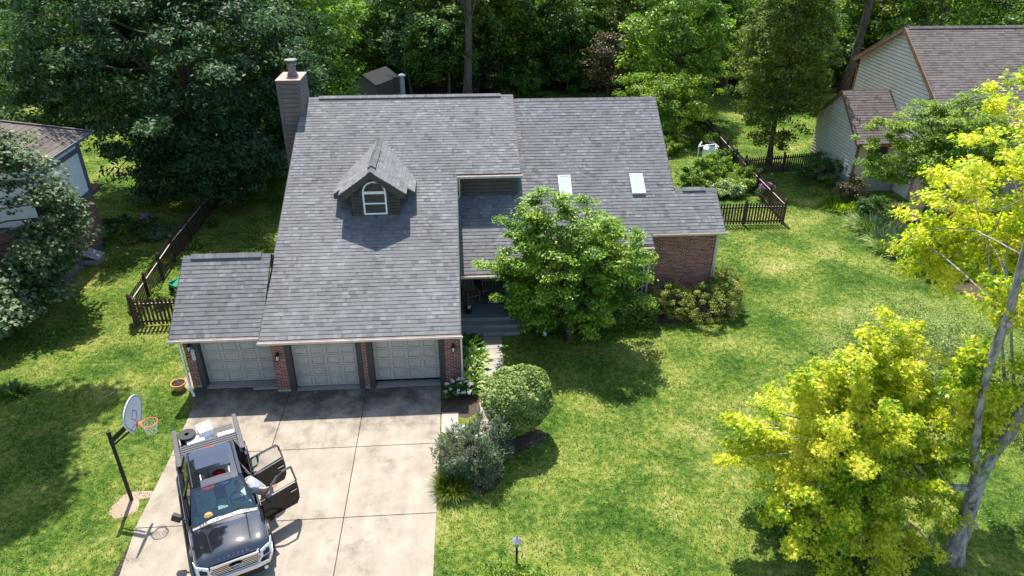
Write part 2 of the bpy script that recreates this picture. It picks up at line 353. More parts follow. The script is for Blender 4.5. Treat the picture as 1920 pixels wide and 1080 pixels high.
def tag(o, label, cat, group=None):
    o['label'] = label; o['category'] = cat
    if group: o['group'] = group
    return o
def struct(o): o['kind'] = 'structure'; return o
def stuff(o, label, cat): o['kind'] = 'stuff'; o['label'] = label; o['category'] = cat; return o
def thing(name, label, cat, loc=(0, 0, 0), rz=0, group=None):
    o = bpy.data.objects.new(name, None); col.objects.link(o); o.location = loc; o.rotation_euler = (0, 0, rz)
    o.empty_display_size = 0.3
    return tag(o, label, cat, group)
def copy_tree(o, parent=None):
    c = o.copy(); col.objects.link(c)
    if parent is not None: c.parent = parent
    for ch in list(o.children): copy_tree(ch, c)
    return c
def np_mesh(name, verts, faces_idx, nper, mat, parent=None):
    """fast mesh from numpy arrays of same-size faces"""
    me = bpy.data.meshes.new(name); nf = len(faces_idx)
    me.vertices.add(len(verts)); me.vertices.foreach_set('co', np.ascontiguousarray(verts, dtype=np.float32).ravel())
    me.loops.add(nf*nper); me.loops.foreach_set('vertex_index', np.ascontiguousarray(faces_idx, dtype=np.int32).ravel())
    me.polygons.add(nf); me.polygons.foreach_set('loop_start', np.arange(0, nf*nper, nper, dtype=np.int32))
    me.update(calc_edges=True); me.validate()
    me.materials.append(K[mat] if isinstance(mat, str) else mat)
    o = bpy.data.objects.new(name, me); col.objects.link(o)
    if parent is not None: o.parent = parent
    return o
_fonts = {}
def text_mesh(txt, size, name, mat, parent, mw, extrude=0.004, shear=0.0, spacing=1.0):
    cu = bpy.data.curves.new('t', 'FONT'); cu.body = txt; cu.size = size; cu.align_x = 'CENTER'; cu.align_y = 'CENTER'
    cu.extrude = extrude; cu.shear = shear; cu.space_character = spacing
    to = bpy.data.objects.new('t', cu); col.objects.link(to)
    bpy.context.view_layer.update()
    me = bpy.data.meshes.new_from_object(to.evaluated_get(bpy.context.evaluated_depsgraph_get()))
    bpy.data.objects.remove(to); me.name = name
    me.materials.clear(); me.materials.append(K[mat])
    me.transform(mw)
    o = bpy.data.objects.new(name, me); col.objects.link(o); o.parent = parent
    return o
def frame_mat(origin, xdir, ydir):
    x = Vector(xdir).normalized(); y = Vector(ydir); y = (y-x*y.dot(x)).normalized(); z = x.cross(y)
    m = Matrix((x, y, z)).transposed().to_4x4(); m.translation = Vector(origin); return m

# ---------------------------------------------------------------- roofs: every shingle tab is a real tab
def clip_runs(inside, u0, u1, v):
    return [(u0, u1)]
def shingles(name, mat, parent, O, U, V, runs, vmax, seed=0, row=0.185, tab=0.17):
    """O origin at the eave, U along the eave, V up the slope. runs(v) -> list of (ua, ub) covered at height v"""
    rnd = random.Random(seed); O = Vector(O); U = Vector(U).normalized(); V = Vector(V).normalized(); N = U.cross(V)
    if N.z < 0: N = -N
    m = MB(); nrow = int(math.ceil(vmax/row-1e-6))
    for r in range(nrow):
        v0 = r*row; v1 = min((r+1)*row, vmax)
        for ua, ub in runs((v0+v1)/2):
            u = ua-rnd.random()*tab
            while u < ub:
                w = tab*rnd.choice((0.5, 0.75, 1, 1.3, 1.8)); a = max(u, ua); b = min(u+w, ub); u += w
                if b-a < 0.01: continue
                t = rnd.choice((0.018, 0.021, 0.024))
                p = [O+U*a+V*v0+N*t, O+U*b+V*v0+N*t, O+U*b+V*(v1+0.01)+N*0.004, O+U*a+V*(v1+0.01)+N*0.004, O+U*a+V*v0, O+U*b+V*v0]
                m.add(p, [(0, 1, 2, 3), (4, 5, 1, 0), (4, 0, 3), (5, 2, 1)])
    return m.build(name, mat, parent)
def slab(m, pts, n, t):
    """roof deck below the tabs"""
    N = Vector(n).normalized()
    return m.prism([Vector(p)-N*t for p in pts], N*(t-0.001))
def siding(m, org, U, runs, z0, z1, h=0.16, out=(0, -1, 0), t=0.014, gap=0.03):
    """lap siding as real overlapping boards; runs(z)->(ua,ub)"""
    U = Vector(U); out = Vector(out); org = Vector(org); z = z0
    while z < z1-0.01:
        zt = min(z+h, z1); a0, b0 = runs(z); a1, b1 = runs(zt)
        if b0-a0 > 0.02 or b1-a1 > 0.02:
            if b1 < a1: a1 = b1 = (a1+b1)/2
            Z0 = Vector((0, 0, z+gap)); Z1 = Vector((0, 0, zt)); o1 = out*(t+0.03); o2 = out*(t*0.5+0.03)
            p = [org+U*a0+Z0+o1, org+U*b0+Z0+o1, org+U*b1+Z1+o2, org+U*a1+Z1+o2, org+U*a0+Z0, org+U*b0+Z0, org+U*b1+Z1, org+U*a1+Z1]
            m.add(p, [(0, 1, 2, 3), (4, 5, 1, 0), (3, 2, 6, 7), (4, 0, 3, 7), (1, 5, 6, 2)])
        z = zt
    return m
def gutter(name, parent, x0, x1, y, z, mat='gutter', h=0.13, d=0.15):
    """K-style gutter along x, open at the top, its back at y"""
    z -= 0.035; m = MB(); pr = [(y, z), (y, z-h), (y-d*0.65, z-h), (y-d, z-h*0.35), (y-d, z), (y-d+0.015, z), (y-d+0.015, z-h*0.4), (y-d*0.6, z-h+0.012), (y-0.012, z-h+0.012), (y-0.012, z)]
    m.prism([(x0, a, b) for a, b in pr], (x1-x0, 0, 0))
    return m.build(name, mat, parent)
# ---------------------------------------------------------------- ground
g = MB(); g.box(-500, 500, -300, 600, -0.3, 0.0); struct(g.build('ground', 'lawn'))
ff = MB()
pts = []
rnd = random.Random(5)
for i in range(61):
    x = -110+i*4.2; pts.append((x, 46.5+1.5*math.sin(i*0.9)+rnd.uniform(-0.8, 0.8), 0.004))
pts += [(145, 220, 0.004), (-110, 220, 0.004)]
ff.prism(pts, (0, 0, 0.004)); struct(ff.build('forest_floor', 'forestfloor'))
# driveway slabs with open joints
dw = MB()
jx = [-3.0, 0.45, 3.45, 6.42]; jy = [0.0, -3.45, -6.75, -10.05, -13.35, -16.7, -20.5]
g_ = 0.012
for i in range(3):
    for j in range(6):
        xa, xb = jx[i]+g_, jx[i+1]-g_; ya, yb = jy[j+1]+g_, jy[j]-g_
        if j == 0 and i == 0: yb = 0.5
        if i == 0 and j == 0: P = [(-3.35, 0.5), (-3.05, -0.9), (-2.98, ya)]
        elif i == 0: P = [(-2.98+0.02*j, yb), (-2.98+0.02*(j+1) if j < 2 else -2.6+0.05*j, ya)]
        else: P = [(xa, yb), (xa, ya)]
        if i == 2: Q = [(xb-0.05*j, ya), (xb-0.05*(j-1 if j else 0), yb)]
        else: Q = [(xb, ya), (xb, yb)]
        dw.prism([(x, y, -0.1) for x, y in P+Q], (0, 0, 0.13))
struct(dw.build('driveway', 'concrete', bevel=0.008))
jo = MB(); jo.box(-2.9, 6.3, -20.5, 0.0, -0.2, 0.012); struct(jo.build('driveway_joint_bed', 'soil'))
st = MB(); st.box(-300, 300, -34, -22.5, -0.2, 0.01); K['asphalt'] = paint('asphalt', (0.055, 0.055, 0.057), 0.9, 0.15, 2, bmp=0.01); struct(st.build('road', 'asphalt'))
wk = MB()
for ya, yb, xa, xb in ((2.45, 3.45, 7.72, 9.02), (1.25, 2.43, 7.8, 8.98), (0.1, 1.23, 7.95, 8.95), (-1.2, 0.08, 8.0, 8.85), (-2.5, -1.22, 7.9, 8.75), (-3.3, -2.52, 7.1, 8.6)):
    wk.prism([(xa, ya, -0.05), (xb, ya, -0.05), (xb, yb, -0.05), (xa, yb, -0.05)], (0, 0, 0.09))
wk.prism([(6.45, -2.85, -0.05), (7.08, -3.3, -0.05), (7.08, -1.75, -0.05), (6.45, -1.75, -0.05)], (0, 0, 0.085))
struct(wk.build('path', 'walkway', bevel=0.01))
mu = MB()
def blob(m, cx, cy, rx, ry, z, n=28, seed=0, h=0.02):
    r_ = random.Random(seed); ph = [r_.uniform(0, 6.3) for _ in range(3)]
    P = []
    for k in range(n):
        a = 2*math.pi*k/n; w = 1+0.08*math.sin(3*a+ph[0])+0.05*math.sin(5*a+ph[1])+0.03*math.sin(9*a+ph[2])
        P.append((cx+rx*w*math.cos(a), cy+ry*w*math.sin(a), z))
    m.prism(P, (0, 0, h))
blob(mu, 7.25, 1.1, 0.75, 2.6, -0.01, seed=1, h=0.022); blob(mu, 7.25, -1.1, 0.8, 1.0, -0.009, seed=9, h=0.022); blob(mu, 7.6, -4.4, 1.25, 1.6, -0.008, seed=2, h=0.022); blob(mu, 9.0, -3.2, 1.15, 0.95, -0.006, seed=3, h=0.022)
blob(mu, 15.6, 5.1, 4.6, 1.15, -0.005, seed=4, h=0.022); blob(mu, 33.3, 12, 2.6, 7.5, -0.004, seed=6, h=0.022)
struct(mu.build('mulch_bed', 'mulch'))
di = MB(); blob(di, -3.62, -5.75, 0.42, 0.55, -0.01, seed=11, h=0.018); blob(di, -3.3, -5.3, 0.5, 0.2, -0.009, seed=14, h=0.018); blob(di, -3.75, 1.3, 0.28, 1.0, -0.01, seed=12, h=0.018)
struct(di.build('bare_soil_patch', 'dirt'))

# ---------------------------------------------------------------- main house
house = thing('house', 'large grey shingled house with three garage doors, arched dormer and red brick walls', 'house', (0, 0, 0))
H = house
SM = 0.4376; M0z = 2.64; MY0 = -0.3; MYR = 12.84; MZR = 8.39      # main roof: eave y, ridge y, ridge z
def zM(y): return M0z+SM*(y-MY0)
SW = 0.63; WYR = 12.95; WZR = 8.14
def zW(y): return WZR-SW*(WYR-y)
root_main = H
def nrm(s): return Vector((0, -s, 1)).normalized()
def V_(s): return Vector((0, 1, s)).normalized()
lenM = lambda y: (y-MY0)*math.sqrt(1+SM*SM)
# dormer cut-out geometry
DX, DZR, DS, DHW = 3.72, 7.2, 0.7, 1.72
dorm_y = lambda x: MYR-(MZR-(DZR-DS*abs(x-DX)))/SM       # where the dormer roof meets the main roof
def runsM(v):
    y = MY0+v/math.sqrt(1+SM*SM)
    a, b = -0.25, (7.25 if y < 7.63 else 10.15)
    if y < 5.5: return [(a, b)]
    hw = 1.01 if y < 6.2 else 1.3 if y < 7.3 else max(0, (10.0-y)/(10.06-7.35)*1.72)
    if hw <= 0.05: return [(a, b)]
    return [(a, DX-hw), (DX+hw, b)]
rf = MB()
slab(rf, [(-0.25, MY0, zM(MY0)), (7.25, MY0, zM(MY0)), (7.25, 7.63, zM(7.63)), (-0.25, 7.63, zM(7.63))], (0, -SM, 1), 0.16)
slab(rf, [(-0.25, 7.63, zM(7.63)), (10.15, 7.63, zM(7.63)), (10.15, MYR, MZR), (-0.25, MYR, MZR)], (0, -SM, 1), 0.16)
slab(rf, [(-0.25, MYR, MZR), (10.15, MYR, MZR), (10.15, 20.5, MZR-0.6*7.66), (-0.25, 20.5, MZR-0.6*7.66)], (0, 0.6, 1), 0.16)
roof = rf.build('roof', 'trim', H)
shingles('shingle_courses', 'shingle', roof, (0, MY0-0.02, zM(MY0-0.02)), (1, 0, 0), (0, 1, SM), runsM, lenM(MYR)+0.02, 1)
shingles('shingle_courses', 'shingle', roof, (0, 20.5, MZR-0.6*7.66), (1, 0, 0), (0, -1, 0.6), lambda v: [(-0.25, 10.15)], 7.66*math.sqrt(1.36), 7)
rc = MB()
def ridge_caps(m, x0, x1, y, z, s, step=0.14, w=0.16, lift=0.02, t=0.02):
    x = x0; r_ = random.Random(int(x0*10)); 
    while x < x1:
        b = min(x+step, x1); e = t+r_.uniform(0, 0.008)
        for sg in (-1, 1):
            m.add([(x, y, z+lift+e), (b+0.01, y, z+lift), (b+0.01, y+sg*w, z+lift-s*w), (x, y+sg*w, z+lift+e-s*w), (x, y+sg*w, z-s*w+lift-0.03), (b, y+sg*w, z-s*w+lift-0.03)],
                  [(0, 1, 2, 3) if sg < 0 else (3, 2, 1, 0), (3, 2, 5, 4)])
        x = b
ridge_caps(rc, -0.25, 10.15, MYR, MZR, SM)
rc.build('ridge_cap', 'shingle', roof)
rv = MB(); ridge_caps(rv, 0.55, 9.55, MYR, MZR, SM, w=0.19, lift=0.085)
rv.build('ridge_vent', 'shingle', roof)
# wing roof (lower, steeper), with the porch roof and the extension
def eaveW(x): return 4.33 if x < 10.4 else 5.93 if x < 12.3 else 5.35 if x < 16.03 else 5.95
lenWf = math.sqrt(1+SW*SW)
def runsW(v):
    y = 4.33+v/lenWf; out = []
    segs = [(7.27, 10.4, 4.33), (10.4, 12.3, 5.93), (12.3, 16.03, 5.35), (16.03, 17.5, 5.95)]
    cur = None
    for a, b, e in segs:
        if y >= e:
            if cur and abs(cur[1]-a) < 1e-6: cur[1] = b
            else:
                if cur: out.append(tuple(cur))
                cur = [a, b]
    if cur: out.append(tuple(cur))
    if 5.95 <= y <= 8.0: out[-1] = (out[-1][0], 19.5)
    if y > 7.97: out[0] = (max(out[0][0], 9.9), out[0][1])
    res = []
    for a, b in out:                                   # skylight openings
        if 7.75 < y < 8.78:
            cuts = [(12.0, 12.64), (15.44, 16.12)]
            for c0, c1 in cuts:
                if a < c0 < b: res.append((a, c0)); a = c1
        res.append((a, b))
    return res
wr = MB()
for a, b, e in ((7.27, 10.4, 4.33), (10.4, 12.3, 5.93), (12.3, 16.03, 5.35), (16.03, 17.5, 5.95)):
    slab(wr, [(a, e, zW(e)), (b, e, zW(e)), (b, 7.99, zW(7.99)), (a, 7.99, zW(7.99))], (0, -SW, 1), 0.14)
slab(wr, [(7.27, 7.99, zW(7.99)), (17.5, 7.99, zW(7.99)), (17.5, WYR, WZR), (7.27, WYR, WZR)], (0, -SW, 1), 0.14)
slab(wr, [(17.5, 5.95, zW(5.95)), (19.5, 5.95, zW(5.95)), (19.5, 8.0, zW(8.0)), (17.5, 8.0, zW(8.0))], (0, -SW, 1), 0.14)
slab(wr, [(17.5, 8.0, zW(8.0)), (19.5, 8.0, zW(8.0)), (19.5, 10.2, zW(8.0)-1.4), (17.5, 10.2, zW(8.0)-1.4)], (0, 0.636, 1), 0.14)
slab(wr, [(10.15, WYR, WZR), (17.5, WYR, WZR), (17.5, 20.4, WZR-0.6*7.45), (10.15, 20.4, WZR-0.6*7.45)], (0, 0.6, 1), 0.14)
wroof = wr.build('wing_roof', 'trim', H)
shingles('shingle_courses', 'shingle', wroof, (0, 4.33, zW(4.33)), (1, 0, 0), (0, 1, SW), runsW, (WYR-4.33)*lenWf, 2)
shingles('shingle_courses', 'shingle', wroof, (0, 10.2, zW(8.0)-1.4), (1, 0, 0), (0, -1, 0.636), lambda v: [(17.5, 19.5)], 2.2*1.185, 3)
wc = MB(); ridge_caps(wc, 10.15, 17.5, WYR, WZR, SW); wc.build('ridge_cap', 'shingle', wroof); wc = MB(); ridge_caps(wc, 17.55, 19.5, 8.0, zW(8.0), SW); wc.build('ridge_cap', 'shingle', wroof); wc = MB(); ridge_caps(wc, 17.9, 19.0, 8.0, zW(8.0), SW, lift=0.08, w=0.18)
wc.build('ridge_vent', 'shingle', wroof)
for x0, x1, y0, y1 in ((12.03, 12.61, 7.78, 8.75), (15.47, 16.09, 7.78, 8.75)):
    m = MB(); t = 0.13; n_ = nrm(SW)
    def P(x, y, h): return Vector((x, y, zW(y)))+n_*h
    ring = [(x0, y0), (x1, y0), (x1, y1), (x0, y1)]; w = 0.05
    inn = [(x0+w, y0+w), (x1-w, y0+w), (x1-w, y1-w), (x0+w, y1-w)]
    for i in range(4):
        j = (i+1) % 4
        m.prism([P(*ring[i], 0.0), P(*ring[j], 0.0), P(*inn[j], 0.0), P(*inn[i], 0.0)], n_*t)
    sk = m.build('skylight', 'white', wroof)
    q = MB(); q.prism([P(a, b, t-0.035) for a, b in inn], n_*0.02); q.build('pane', 'skyglass', sk)
# side bay garage roof
def zT(y): return 2.62+0.66*(y-0.09)
tr_ = MB()
slab(tr_, [(-3.66, 0.09, zT(0.09)), (-0.26, 0.09, zT(0.09)), (-0.26, 3.07, zT(3.07)), (-3.66, 3.07, zT(3.07))], (0, -0.66, 1), 0.14)
slab(tr_, [(-3.66, 3.07, zT(3.07)), (-0.26, 3.07, zT(3.07)), (-0.26, 6.05, 2.62), (-3.66, 6.05, 2.62)], (0, 0.66, 1), 0.14)
troof = tr_.build('side_bay_roof', 'trim', H)
shingles('shingle_courses', 'shingle', troof, (0, 0.07, zT(0.07)), (1, 0, 0), (0, 1, 0.66), lambda v: [(-3.66, -0.25)], 3.0*1.198, 4)
shingles('shingle_courses', 'shingle', troof, (0, 6.05, 2.62), (1, 0, 0), (0, -1, 0.66), lambda v: [(-3.66, -0.25)], 2.98*1.198, 5)
tc_ = MB(); ridge_caps(tc_, -3.66, -0.26, 3.07, zT(3.07), 0.66); tc_.build('ridge_cap', 'shingle', troof); tc_ = MB(); ridge_caps(tc_, -3.35, -0.62, 3.07, zT(3.07), 0.66, lift=0.08, w=0.18)
tc_.build('ridge_vent', 'shingle', troof)
# rake and eave boards
fb = MB()
def rake(x, y0, z0, y1, z1, w=0.04, h=0.2):
    fb = MB(); fb.add(*(lambda a: (a, [(0, 1, 3, 2), (4, 6, 7, 5), (0, 4, 5, 1), (2, 3, 7, 6), (0, 2, 6, 4), (1, 5, 7, 3)]))([(xx, yy, zz-dz) for xx in (x, x+w) for yy, zz in ((y0, z0), (y1, z1)) for dz in (h, -0.004)])); fb.build('rake_board', 'trim', H)
rake(-0.292, MY0, zM(MY0), MYR, MZR); rake(7.252, MY0, zM(MY0), 7.6, zM(7.6)); rake(10.152, 7.63, zM(7.63), MYR, MZR)
rake(-3.702, 0.09, zT(0.09), 3.07, zT(3.07)); rake(17.502, 8.02, zW(8.02), WYR, WZR); rake(19.502, 5.95, zW(5.95), 8.0, zW(8.0)); rake(16.032, 5.35, zW(5.35), 5.93, zW(5.93))
rake(-3.702, 6.05, 2.62, 3.07, zT(3.07)); rake(17.502, 20.4, WZR-0.6*7.45, WYR, WZR); rake(10.152, 20.5, MZR-0.6*7.66, MYR, MZR); rake(-0.292, 20.5, MZR-0.6*7.66, MYR, MZR); rake(19.502, 10.2, zW(8.0)-1.4, 8.0, zW(8.0))
gutter('gutter', H, -0.32, 7.3, MY0-0.01, zM(MY0)-0.005); gutter('gutter', H, -3.72, -0.33, 0.08, zT(0.09)-0.005)
gutter('gutter', H, 7.2, 10.28, 7.62, zM(7.63)-0.005); gutter('gutter', H, 7.3, 10.45, 4.32, zW(4.33)-0.005)
gutter('gutter', H, 10.5, 12.26, 5.92, zW(5.93)-0.005); gutter('gutter', H, 12.26, 16.08, 5.34, zW(5.35)-0.005); gutter('gutter', H, 16.1, 19.62, 5.94, zW(5.95)-0.005)
def downspout(pts, w=0.075, mat='gutter'):
    m = MB()
    for a, b in zip(pts, pts[1:]): m.beam(a, b, w, w*0.75)
    return m.build('downspout', mat, H, bevel=0.01)
downspout([(7.31, -0.33, 2.5), (7.27, -0.04, 2.25), (7.27, -0.045, 0.3)])
downspout([(-3.6, -0.0, 2.52), (-3.5, 0.42, 2.2), (-3.5, 0.42, 0.2), (-3.46, 0.3, 0.1), (-3.2, -0.12, 0.07)], 0.09, 'white')
downspout([(7.36, 7.55, 6.05), (7.36, 7.56, 5.2), (7.3, 7.54, 5.0)])
downspout([(16.0, 5.3, 3.3), (15.97, 5.55, 3.1), (15.97, 5.56, 0.2)])
downspout([(19.55, 5.9, 3.62), (19.33, 6.14, 3.3), (19.33, 6.15, 0.2)], 0.06)

# garage fronts: brick piers, dark door casings, panelled doors
D2, D3, D1 = 0.87, 4.05, -2.95                                   # left edges of the door openings
def pier(x0, x1, y, z1=2.52, dep=0.25):
    m = MB(); m.box(x0, x1, y, y+dep, 0.12, z1); return m.build('brick_pier', 'brick', H)
def cas(x0, x1, y, z0=0.0, z1=2.53, dep=0.3): m = MB(); m.box(x0, x1, y-0.02, y+dep, z0, z1); return m.build('door_casing', 'trim', H)
pier(0.0, 0.5, 0); cas(0.5, 0.72, 0); cas(3.2, 3.42, 0); pier(3.42, 3.6, 0, dep=0.2); cas(3.6, 3.82, 0); cas(6.38, 6.6, 0); pier(6.6, 7.2, 0)
TY = 0.5
pier(-3.42, -3.08, TY); cas(-3.08, -2.86, TY)
for a_ in ((0.0, 0.5, -0.01, 0.24, 0.0, 0.12), (6.6, 7.2, -0.01, 0.24, 0.0, 0.12), (-3.42, -3.08, TY-0.01, TY+0.24, 0, 0.12), (3.42, 3.6, -0.01, 0.2, 0, 0.12)): fo = MB(); fo.box(*a_); fo.build('pier_footing', 'foundation', H)
hd = MB(); hd.box(0.0, 7.2, 0.02, 0.3, 2.53, 2.62); hd.box(-3.42, -0.02, TY+0.02, TY+0.3, 2.53, 2.62)
hd.box(0.0, 7.2, -0.29, 0.02, 2.49, 2.52); hd.box(-3.6, -0.3, 0.1, TY+0.02, 2.47, 2.5)
hd.build('soffit', 'trim', H)
ds = MB(); ds.box(0.72, 3.2, 0.0, 0.4, 0.0, 0.05); ds.box(3.82, 6.38, 0.0, 0.4, 0.0, 0.05); ds.box(-2.86, -0.02, TY-0.12, TY+0.4, 0, 0.07); ds.box(-1.0, -0.03, TY-0.32, TY-0.13, 0.0, 0.12)
ds.build('door_sill', 'walkway', H)
def garage_door(x0, x1, y, z0, z1, rows=5, rot=0.0):
    m = MB(); m.box(x0, x1, y, y+0.05, z0, z1); d = m.build('garage_door', 'door', H)
    p = MB(); rh = (z1-z0)/rows; cw = (x1-x0-0.1)/4
    for r in range(rows):
        za, zb = z0+r*rh, z0+(r+1)*rh
        p.box(x0, x1, y-0.03, y-0.001, za+0.008, za+0.075); p.box(x0, x1, y-0.03, y-0.001, zb-0.075, zb-0.008)
        for c in range(5):
            xc = x0+0.05+c*cw; p.box(max(x0, xc-0.06), min(x1, xc+0.06), y-0.03, y-0.001, za+0.0755, zb-0.0755)
        for c in range(4):
            a, b = x0+0.05+c*cw+0.06, x0+0.05+(c+1)*cw-0.06; e = 0.02; a += 0.012; b -= 0.012
            lo, hi = za+0.087, zb-0.087
            o_ = [(a, y-0.001, lo), (b, y-0.001, lo), (b, y-0.001, hi), (a, y-0.001, hi)]
            i_ = [(a+e, y-0.024, lo+e), (b-e, y-0.024, lo+e), (b-e, y-0.024, hi-e), (a+e, y-0.024, hi-e)]
            p.add(o_+i_, [(4, 5, 6, 7), (0, 1, 5, 4), (1, 2, 6, 5), (2, 3, 7, 6), (3, 0, 4, 7)])
    p.build('raised_panel', 'door', d); return d
garage_door(0.72, 3.2, 0.27, 0.08, 2.5); garage_door(3.82, 6.38, 0.27, 0.24, 2.66); garage_door(-2.86, -0.02, TY+0.27, 0.1, 2.48)
dk = MB(); dk.box(-3.3, 7.1, 1.2, 1.3, 0, 2.6); dk.build('garage_interior_wall', 'shedwood', H)
# other walls
wl_ = MB(); wl_.box(7.05, 7.2, 0.25, 8.0, 0.0, 2.6); wl_.box(0.0, 0.15, 0.25, 20.0, 0, 2.6)
wl_.prism([(7.05, 0.25, 2.61), (7.05, 8.0, 2.61), (7.05, 8.0, zM(8.0)-0.2), (7.05, 0.25, zM(0.25)-0.2)], (0.148, 0, 0))
wl_.prism([(0.002, 0.25, 2.61), (0.002, 20.0, 2.61), (0.002, 20.0, 3.5), (0.002, MYR, MZR-0.2), (0.002, 0.25, zM(0.25)-0.2)], (0.14, 0, 0))
wl_.prism([(9.95, 7.95, zW(7.95)-0.1), (9.95, WYR-0.1, WZR-0.1), (9.95, WYR-0.1, MZR-0.2), (9.95, 7.95, zM(7.95)-0.2)], (0.12, 0, 0))
wl_.prism([(17.15, 8.0, 0), (17.15, 20.0, 0), (17.15, 20.0, 3.8), (17.15, WYR, WZR-0.2), (17.15, 8.0, zW(8)-0.2)], (0.14, 0, 0))
wl_.box(0.15, 17.15, 19.9, 20.0, 0, 3.6)
wl_.box(7.2, 10.3, 8.02, 8.1, 0.0, 4.0)
wl_.build('side_wall', 'siding', H)
up_ = MB(); siding(up_, (0, 7.92, 0), (1, 0, 0), lambda z: (7.5, 9.86), zW(7.92)-0.02, zM(7.92)-0.05, 0.17)
up_.box(7.25, 7.5, 7.9, 7.93, zW(7.92)-0.1, zM(7.92)-0.05); up_.box(9.86, 9.98, 7.9, 7.93, zW(7.92)-0.1, zM(7.92)-0.05); up_.box(7.3, 9.95, 7.935, 7.98, 4.5, 6.1)
up_.build('clerestory_wall', 'siding', H)
tb = MB(); tb.box(-3.42, -3.22, TY+0.25, 5.7, 0, 2.52); tb.prism([(-3.42, 0.9, 2.53), (-3.42, 5.6, 2.53), (-3.42, 3.07, zT(3.07)-0.2)], (0.18, 0, 0)); tb.build('side_bay_wall', 'brick', H)
# brick wing wall with a soldier course
bw = MB(); bw.box(16.03, 19.25, 6.25, 6.45, 0, 3.38); bw.box(19.05, 19.25, 6.45, 9.9, 0, 3.4); bw.prism([(19.05, 6.5, 3.42), (19.05, 9.8, 3.42), (19.05, 8.0, zW(8)-0.2)], (0.198, 0, 0)); bw.build('wing_wall', 'brick_wing', H)
sl = MB(); x = 16.05
while x < 19.2:
    sl.box(x, x+0.06, 6.235, 6.26, 3.385, 3.58); x += 0.072
sl.box(16.03, 19.24, 6.262, 6.4, 3.38, 3.66)
sl.build('soldier_course', 'brick_wing', H)
so = MB(); so.box(16.1, 19.5, 5.97, 6.24, 3.59, 3.63); so.box(12.3, 16.0, 5.37, 5.62, 3.2, 3.24); so.box(10.4, 12.3, 5.95, 6.3, 3.59, 3.63); so.build('wing_soffit', 'gutter', H)
cb = MB(); cb.box(19.24, 19.29, 6.2, 6.3, 0.1, 3.4); cb.build('corner_board', 'gutter', H)
# bay between tree and brick wing: cream mullions, dark glass
by = MB(); by.box(12.5, 15.95, 5.66, 5.8, 0, 0.75); by.box(12.5, 15.95, 5.66, 5.8, 2.95, 3.22); by.box(15.85, 15.95, 5.8, 6.3, 0, 3.2); by.box(12.5, 12.6, 5.8, 6.3, 0, 3.2)
bay = by.build('bay_wall', 'siding', H)
for i, (a, b) in enumerate(((12.62, 13.62), (13.76, 14.76), (14.9, 15.82))):
    w = MB()
    for c0, c1, e0, e1 in ((a, a+0.07, 0.76, 2.94), (b-0.07, b, 0.76, 2.94), (a+0.07, b-0.07, 0.76, 0.84), (a+0.07, b-0.07, 2.86, 2.94)): w.box(c0, c1, 5.62, 5.72, e0, e1)
    wo = w.build('window', 'gutter', bay); g2 = MB(); g2.box(a+0.07, b-0.07, 5.68, 5.7, 0.84, 2.86); g2.build('pane', 'pane', wo)
m = MB(); m.box(10.3, 12.5, 6.3, 6.45, 0, 3.58); m.build('front_wall', 'brick_wing', H)
# porch: deck, two wide steps, post, back wall and door
po = MB(); po.box(7.22, 10.3, 4.28, 8.0, 0.0, 0.5); po.box(7.22, 10.1, 3.9, 4.279, 0.0, 0.335); po.box(7.22, 9.85, 3.52, 3.899, 0.0, 0.17)
po.build('porch_deck', 'porch', H, bevel=0.012)
pp = MB(); pp.box(10.15, 10.27, 4.42, 4.54, 0.5, 2.6); pp.build('porch_post', 'gutter', H)
so = MB(); so.box(7.25, 10.35, 4.36, 4.6, 2.45, 2.5); so.box(7.22, 10.3, 4.6, 8.0, 2.68, 2.72); so.build('porch_ceiling', 'siding', H)
fd = MB(); fd.box(8.9, 9.85, 7.96, 8.01, 0.5, 2.55); fdo = fd.build('front_door', 'browntrim', H); k_ = MB(); k_.lathe([(0.03, 0), (0.035, 0.03), (0.02, 0.05)], (9.0, 7.9, 1.5), 10, 'y'); k_.build('handle', 'steel', fdo)
# dormer
dm = MB()
siding(dm, (0, 5.47, 0), (1, 0, 0), lambda z: (2.79, 4.8) if z < 6.35 else (DX-(7.02-z)/0.7, DX+(7.02-z)/0.7), 5.12, 7.0, 0.15)
dm.box(2.78, 4.8, 5.485, 5.6, 5.1, 6.3); dm.box(2.78, 2.86, 5.6, 7.0, 5.2, 6.4); dm.box(4.72, 4.8, 5.6, 7.0, 5.2, 6.4)
dm.prism([(2.85, 5.49, 6.3), (4.7, 5.49, 6.3), (DX, 5.49, 6.98)], (0, 0.1, 0))
dm.box(2.42, 2.78, 6.05, 7.2, 5.5, 6.1); dm.box(4.8, 5.06, 6.05, 7.2, 5.5, 6.1)
dorm = dm.build('dormer', 'trim', H)
for a, z_ in ((2.77, 6.35), (4.7, 6.35), (3.14, 6.3), (4.27, 6.3)): cb = MB(); cb.box(a, a+0.11, 5.41, 5.46, 5.12, z_); cb.build('corner_board', 'trim', dorm)
dr = MB()
YF, YF2 = 5.1, 5.85
